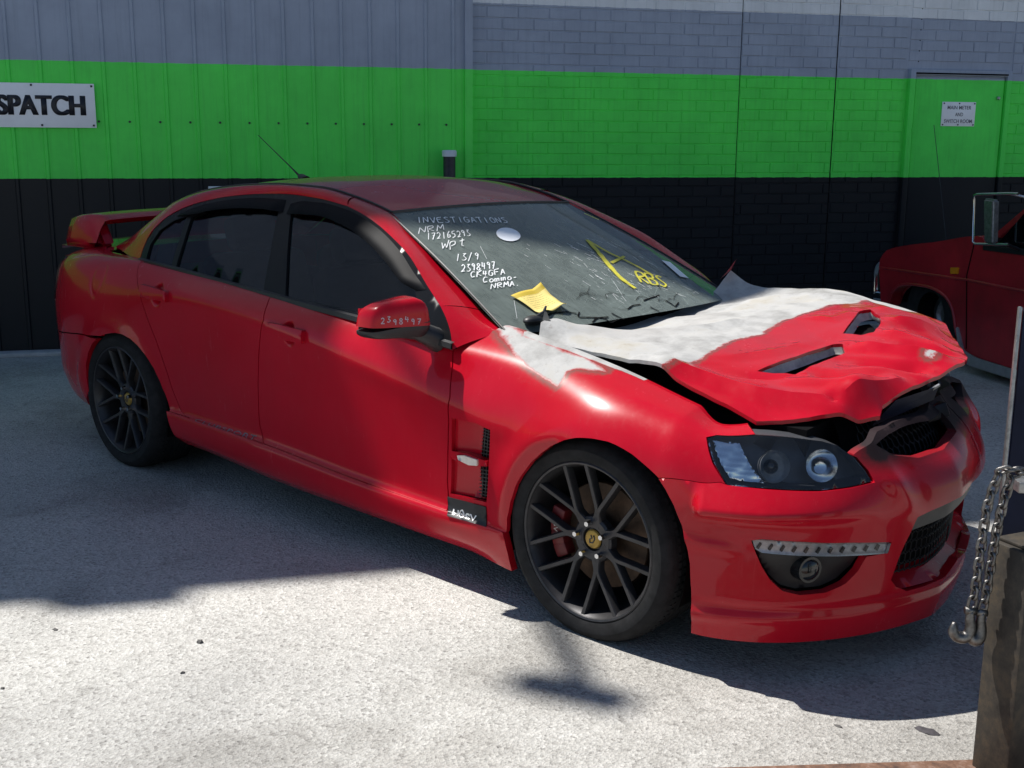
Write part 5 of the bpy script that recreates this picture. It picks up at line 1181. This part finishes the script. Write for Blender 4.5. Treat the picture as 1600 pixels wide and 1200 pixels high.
# faint pen marks on the mirror cap, pressed onto its surface
from mathutils.bvhtree import BVHTree
cm = cap_.data; bv = BVHTree.FromPolygons([v.co for v in cm.vertices], [tuple(p.vertices) for p in cm.polygons])
geo = []; vd = Vector((-.60, .79, -.12)).normalized()
for k, chh in enumerate('2398497'):
    for st_ in GL[chh]:
        pts = []
        for x, y in [tuple(q) for q in resample([(a_, b_, 0) for a_, b_ in st_], len(st_)*3)[:, :2]]:
            t_ = (k+x)/7; base = Vector((.03, -.01, .047))+Vector((.735, .678, 0))*(-.062+.135*t_)+Vector((0, 0, .020*y+.006*math.sin(k*2)))
            hit = bv.ray_cast(base-vd*.6, vd)
            if hit[0] is not None: pts.append((hit[0]+hit[1]*.0012*(1 if hit[1].dot(vd) < 0 else -1), hit[1]))
        if len(pts) < 2: continue
        V = []
        for i, (p, nn) in enumerate(pts):
            tt = pts[min(i+1, len(pts)-1)][0]-pts[max(i-1, 0)][0]; sd_ = nn.cross(tt); sd_ = sd_/(sd_.length+1e-9)*.0016; V += [p+sd_, p-sd_]
        geo.append((V, [(2*i, 2*i+1, 2*i+3, 2*i+2) for i in range(len(pts)-1)]))
if geo:
    V, F = join_geo(geo); mk('pen_writing', V, F, 'faded_ink', mr, False)

# the far front corner took the hit: push it back
def crush(o):
    if o.type != 'MESH': return
    me = o.data; n = len(me.vertices); co = np.empty(n*3); me.vertices.foreach_get('co', co); co = co.reshape(-1, 3)
    g = np.clip((co[:, 0]-.30)/.45, 0, 1); g = g*g*(3-2*g); f = np.clip(co[:, 1]+.25, 0, .68)
    if (f*g).max() <= 0: return
    co[:, 0] -= g*(.22*f+.05*f*f); me.vertices.foreach_set('co', co.ravel()); me.update()
for ch in list(car.children):
    if ch.name.split('.')[0] in ('bonnet', 'wheel', 'wing_mirror', 'seat'): continue
    for o in [ch]+list(ch.children_recursive): crush(o)
# ------------------------------------------------------------------ red pickup parked behind
T = D['truck']; TO = Vector((*T['o'], 0)); TD = Vector((*T['d'], 0)); TN = Vector((*T['n'], 0))
def T3(a, z, d=0.): return TO+TD*a+TN*d+Vector((0, 0, z))
trk = empty('parked_pickup', T3(.6, 0, -.8)); tag(trk, 'dark red pickup with chrome bull bar parked in shade behind sedan', 'truck')
def slab(name, poly, d0, d1, mat, parent=trk, bev=.0, fn=None):
    bm = bmesh.new(); f = fn or (lambda a, z, d: T3(a, z, d))
    lo = [bm.verts.new(f(a, z, d0)) for a, z in poly]; hi = [bm.verts.new(f(a, z, d1)) for a, z in poly]
    n = len(poly); ff = bm.faces.new(lo); bm.faces.new(hi[::-1])
    for i in range(n): bm.faces.new((lo[i], hi[i], hi[(i+1) % n], lo[(i+1) % n]))
    if bev: bmesh.ops.bevel(bm, geom=[e for e in bm.edges], offset=bev, segments=3, affect='EDGES', clamp_overlap=True)
    return from_bm(name, bm, mat, parent, True, 40)
body = [tuple(p) for p in T['body']]
rear = [(-2.6, .88), (-2.6, .30)]
top = body[:9]+[(-.5, .89)]
def smooth(P, n): return [tuple(p) for p in resample(P, n)]
arch = smooth(body[14:22], 22)
side = smooth(body[0:7], 22)+[body[7], (-2.6, .90), (-2.6, .13), body[12], body[13]]+arch+[(1.50, .33), (1.64, .33)]
slab('body_side', side, 0, -.10, 'truck_red', bev=.012)
slab('body_side', side, -1.50, -1.40, 'truck_red', bev=.012)
tp_ = smooth(body[1:7], 18)
rows = []
for a, z in tp_:
    rows.append([T3(a-.04*abs(2*k-1)**2*0, z-.003+.035*(1-(2*k-1)**2), -.02-1.46*k) for k in np.linspace(0, 1, 15)])
loft('engine_cover', rows, 'truck_red', trk, True)
slab('grille', [(1.69, .68), (1.69, .34), (1.60, .34), (1.60, .68)], -.06, -1.44, 'black_plastic')
slab('floor_pan', [(1.5, .62), (1.5, .50), (-2.6, .30), (-2.6, .60), (.3, .62)], -.12, -1.38, 'void_black')
slab('inner_guard', [(1.6, .66), (1.6, .2), (.45, .2), (.45, .66)], -.34, -.36, 'void_black')
slab('arch_liner', [(1.52, .62), (1.52, .60), (.55, .60), (.55, .62)], -.05, -.36, 'void_black')
slab('cabin_back', [(-.9, 1.40), (-.9, .6), (-.95, .6), (-.95, 1.40)], -.1, -1.4, 'truck_red')
pil = [tuple(p) for p in T['pillar']]
for d in (-.05, -1.40):
    slab('windscreen_pillar', [pil[0], pil[1], (.0, 1.235), (-.16, 1.36), (-.25, 1.38), (-.25, 1.32), (-.16, 1.30), (.02, 1.17), pil[6]], d, d-.05, 'truck_red', bev=.008)
slab('cab_roof', [(-.16, 1.385), (-.95, 1.42), (-.95, 1.37), (-.16, 1.33)], -.05, -1.45, 'truck_red', bev=.01)
slab('door_glass', [(.36, .89), (-.10, 1.31), (-.9, 1.36), (-.9, .89)], -.045, -.05, 'tinted_glass')
slab('window_seal', [(.42, .905), (.42, .865), (-.9, .885), (-.9, .925)], .004, -.04, 'black_plastic', bev=.004)
gp = [tuple(p) for p in T['gap']]; tube('door_gap', [T3(a, z, .001) for a, z in gp], .005, 'void_black', trk, 6)
cr2 = [tuple(p) for p in T['crease']]; tube('swage_line', [T3(a, z, .0) for a, z in cr2]+[T3(-2.5, cr2[-1][1]+.03, 0)], .010, 'truck_red', trk, 8)
tube('arch_lip', [T3(a, z, .002) for a, z in arch], .012, 'truck_red', trk, 8)
lm = [tuple(p) for p in T['lamp']]; slab('side_indicator', lm, -.002, .014, 'amber_lens', bev=.003)
# bull bar
bar = [tuple(p) for p in T['bar']]
for d in (-.10, -1.36):
    tube('bull_bar', [T3(a, z, d) for a, z in smooth(bar, 20)], .045, 'chrome', trk, 14)
tube('bull_bar', [T3(1.80, .66, -.08), T3(1.84, .665, -.7), T3(1.80, .66, -1.38)], .034, 'chrome', trk, 12)
slab('corner_lamp', [(1.705, .60), (1.705, .38), (1.66, .38), (1.66, .60)], -.03, -.3, 'dull_steel', bev=.01)
# side step
stp = [tuple(p) for p in T['step']]
slab('side_step', [(.61, .31), (.52, .155), (.37, .125), (-2.0, .110), (-2.0, .045), (.45, .06), (.56, .12), (.625, .30)], .02, -.10, 'galv', bev=.008)
# mirror on chrome frame
mm = [tuple(p) for p in T['mirror']]
tube('mirror_frame', [T3(a, z, .12) for a, z in ((.0, .945), (.34, .918), (.37, .93), (.398, 1.21), (.395, 1.237), (.37, 1.246), (.05, 1.267), (-.05, 1.27))], .0085, 'chrome', trk, 8)
tube('mirror_frame', [T3(.05, 1.267, .12), T3(-.12, 1.22, -.05)], .0085, 'chrome', trk, 8)
tube('mirror_frame', [T3(.03, .945, .12), T3(.06, .90, -.02)], .012, 'black_plastic', trk, 8)
slab('mirror_head', [(.262, 1.226), (.150, 1.222), (.122, .940), (.215, .935)], .10, .15, 'dull_steel', bev=.012)
slab('mirror_head', [(.18, 1.20), (.150, 1.19), (.13, 1.08), (.155, 1.09)], .152, .156, 'amber_lens') if 0 else None
an_ = [tuple(p) for p in T['ant']]; tube('antenna', [T3(*an_[0], -.06), T3(*an_[1], -.06)], .0022, 'bollard_dark', trk, 5)
def tyre_w(name, a, parent):
    w = empty(name, T3(a, .33, -.14)); w.parent = parent; w.matrix_parent_inverse = Matrix.Translation(-Vector(parent.location))
    w.rotation_euler = (0, 0, math.atan2(TD.y, TD.x))
    prof = [(.17, .02), (.20, .0), (.30, -.01), (.325, .02), (.33, .05), (.33, .15), (.325, .19), (.17, .2)]
    lathe('tyre', [(r_, y_-.1) for r_, y_ in prof], (0, 0, 0), 'tyre_rubber', w, 40)
    lathe('rim', [(0, -.02), (.08, -.04), (.10, -.02), (.15, -.03), (.175, -.07)], (0, 0, 0), 'dull_steel', w, 32)
for a, d in ((1.02, 0), (-1.75, 0)): tyre_w('wheel', a, trk)

# ------------------------------------------------------------------ foreground: rusty post, chain, ramp, steel bed
FX = Vector((.92, -.39, 0)).normalized(); FY = Vector((.39, .92, 0)).normalized(); RP = Matrix((FX, FY, Vector((0, 0, 1)))).transposed()
pc = Vector((1.281, -.933, 0))+FX*.055+FY*.055
post = empty('steel_post', pc); tag(post, 'rusty square steel post in the right foreground with chain hanging beside', 'post')
bm = bmesh.new(); box_bm(bm, pc+Vector((0, 0, .355)), (.11, .11, .60), RP, .006); from_bm('tube', bm, 'rusty_post', post, True)
bm = bmesh.new(); box_bm(bm, pc+Vector((.006, .015, .660)), (.113, .113, .008), RP, .002); from_bm('cap_plate', bm, 'rusty_post', post, True)
CR = Vector((.735, .678, 0))
bed = empty('steel_bed', (1.0, -1.2, 0)); tag(bed, 'rusty steel plate bed edge along the bottom right foreground', 'trailer bed')
RB_ = Matrix((CR, Vector((-.678, .735, 0)), Vector((0, 0, 1)))).transposed()
BX = Vector((.685, .7285, 0)); BY = Vector((-.7285, .685, 0)); RD_ = Matrix((BX, BY, Vector((0, 0, 1)))).transposed()
be_ = Vector((1.261, -.914, 0))
bm = bmesh.new(); box_bm(bm, be_-BX*.30-BY*.26+Vector((0, 0, .027)), (1.10, .42, .046), RD_, .006); from_bm('deck_plate', bm, 'rusty_bed', bed, True)
bm = bmesh.new(); box_bm(bm, be_-BX*.30-BY*.022+Vector((0, 0, .030)), (1.12, .044, .060), RD_, .005); from_bm('edge_strip', bm, 'rusty_bed', bed, True)
rp_ = empty('loading_ramp', Vector((1.10, -.398, 0))); tag(rp_, 'dark blue upright ramp panel with worn silver edge behind the chain', 'ramp')
ro = Vector((1.098, -.40, 0))
bm = bmesh.new(); box_bm(bm, ro+CR*.31+Vector((0, 0, .575)), (.58, .012, 1.15), RB_, .004); from_bm('panel', bm, 'ramp_blue', rp_, True)
bm = bmesh.new(); box_bm(bm, ro+CR*.010+Vector((0, 0, .576)), (.010, .014, 1.152), RB_, .003); from_bm('edge_channel', bm, 'dull_steel', rp_, True)
br = Vector((1.30, -.885, .79))
bk = bm = bmesh.new(); box_bm(bm, br+CR*.13+Vector((0, 0, 0)), (.26, .06, .028), RB_, .003); box_bm(bm, br+CR*.24+Vector((0, .0, -.39)), (.05, .05, .78), RB_, .003)
o = from_bm('chain_bracket', bm, 'dull_steel', None, True); tag(o, 'grey steel bracket the chain is slung over, beside the post', 'bracket')
# chain: links of round bar
def link_geo(c, t_, n_, L=.0165, Wd=.0095, r=.0040):
    t_ = t_.normalized(); n_ = (n_-t_*n_.dot(t_)).normalized(); P = []
    for k in range(16):
        a_ = 2*math.pi*k/16; x = math.cos(a_)*Wd; y = math.sin(a_)*Wd+(L-Wd if math.sin(a_) >= 0 else -(L-Wd)); P.append(c+n_*x+t_*y)
    return tube_geo(P, r, 6, True)
def chain(name, path, label, hook):
    root = empty(name, Vector(path[-1])); tag(root, label, 'chain', 'chain lengths hanging by the post')
    P = resample(path, 400); d = np.r_[0, np.cumsum(np.linalg.norm(np.diff(P, axis=0), axis=1))]; pitch = .0245; k = 0
    while (k+.5)*pitch < d[-1]:
        s = (k+.5)*pitch; i = min(int(np.searchsorted(d, s)), 398); t_ = Vector(P[i+1]-P[i-1]); c = Vector(P[i])
        side_ = Vector((.735, .678, 0)); view = Vector((.678, -.735, .1)); nn = (side_ if k % 2 == 0 else view)+side_*.25
        V, F = link_geo(c, t_, nn); mk('chain_link', V, F, 'chain_steel', root); k += 1
    e = Vector(path[-1]); S = Vector((.735, .678, 0)); U = Vector((0, 0, 1)); Vv = Vector((.678, -.735, 0))
    # clevis grab hook
    V1, F1 = tube_geo([e-S*.013+U*.0, e+S*.013+U*.0], .010, 10)
    sg = 1.0 if hook == 0 else .62
    body_ = [e+U*.0, e-U*.020, e-U*.040+S*.004*sg, e-U*.058+S*.002*sg, e-U*.070-S*.012*sg, e-U*.066-S*.030*sg, e-U*.050-S*.038*sg, e-U*.030-S*.036*sg]
    V2, F2 = tube_geo([Vector(p) for p in resample([tuple(p) for p in body_], 22)], list(np.interp(np.linspace(0, 1, 22), [0, .3, .6, .85, 1], [.010, .013, .0155 if hook == 0 else .0185, .012, .005])), 10)
    V, F = join_geo([(V1, F1), (V2, F2)]); mk('hook', V, F, 'chain_steel', root)
    return root
chain('chain', [(1.36, -.90, .815), (1.325, -.945, .845), (1.307, -.985, .848), (1.293, -.99, .815), (1.279, -.99, .745), (1.274, -.99, .643), (1.270, -.99, .545), (1.264, -.99, .487)], 'steel chain with open hook, left of the two strands by post', 0)
chain('chain', [(1.39, -.885, .812), (1.35, -.93, .842), (1.324, -.965, .838), (1.314, -.97, .795), (1.302, -.97, .717), (1.295, -.97, .627), (1.289, -.97, .528), (1.283, -.97, .482)], 'steel chain with grab hook, right strand nearest the rusty post', 1)
# litter
for k, (x, y, z) in enumerate(D['stones']):
    bm = bmesh.new(); bmesh.ops.create_icosphere(bm, subdivisions=2, radius=1)
    rx, ry, rz_ = ((.013, .010, .008), (.006, .008, .005), (.008, .006, .004), (.035, .018, .004), (.014, .006, .003), (.012, .007, .004))[k]
    for v in bm.verts:
        f = 1+.25*math.sin(v.co.x*5+k)*math.cos(v.co.y*4+k*2); v.co = Vector((v.co.x*rx*f, v.co.y*ry*f, max(-.2, v.co.z)*rz_*f+rz_*.2)); v.co += Vector((x, y, 0))
    o = from_bm('fallen_leaf' if k == 3 else 'pebble', bm, 'leaf_dry' if k == 3 else 'pebble', None, True)
    tag(o, ('small dark stone on sunlit concrete in the left foreground', 'tiny dark chip on the concrete below the dark stone', 'tiny stone at the left edge of the sunlit concrete', 'dry dark leaf on concrete left of the steel post', 'thin dark chip on concrete below the front bumper', 'small dark fragment at the left shadow edge on concrete')[k], 'leaf' if k == 3 else 'stone')
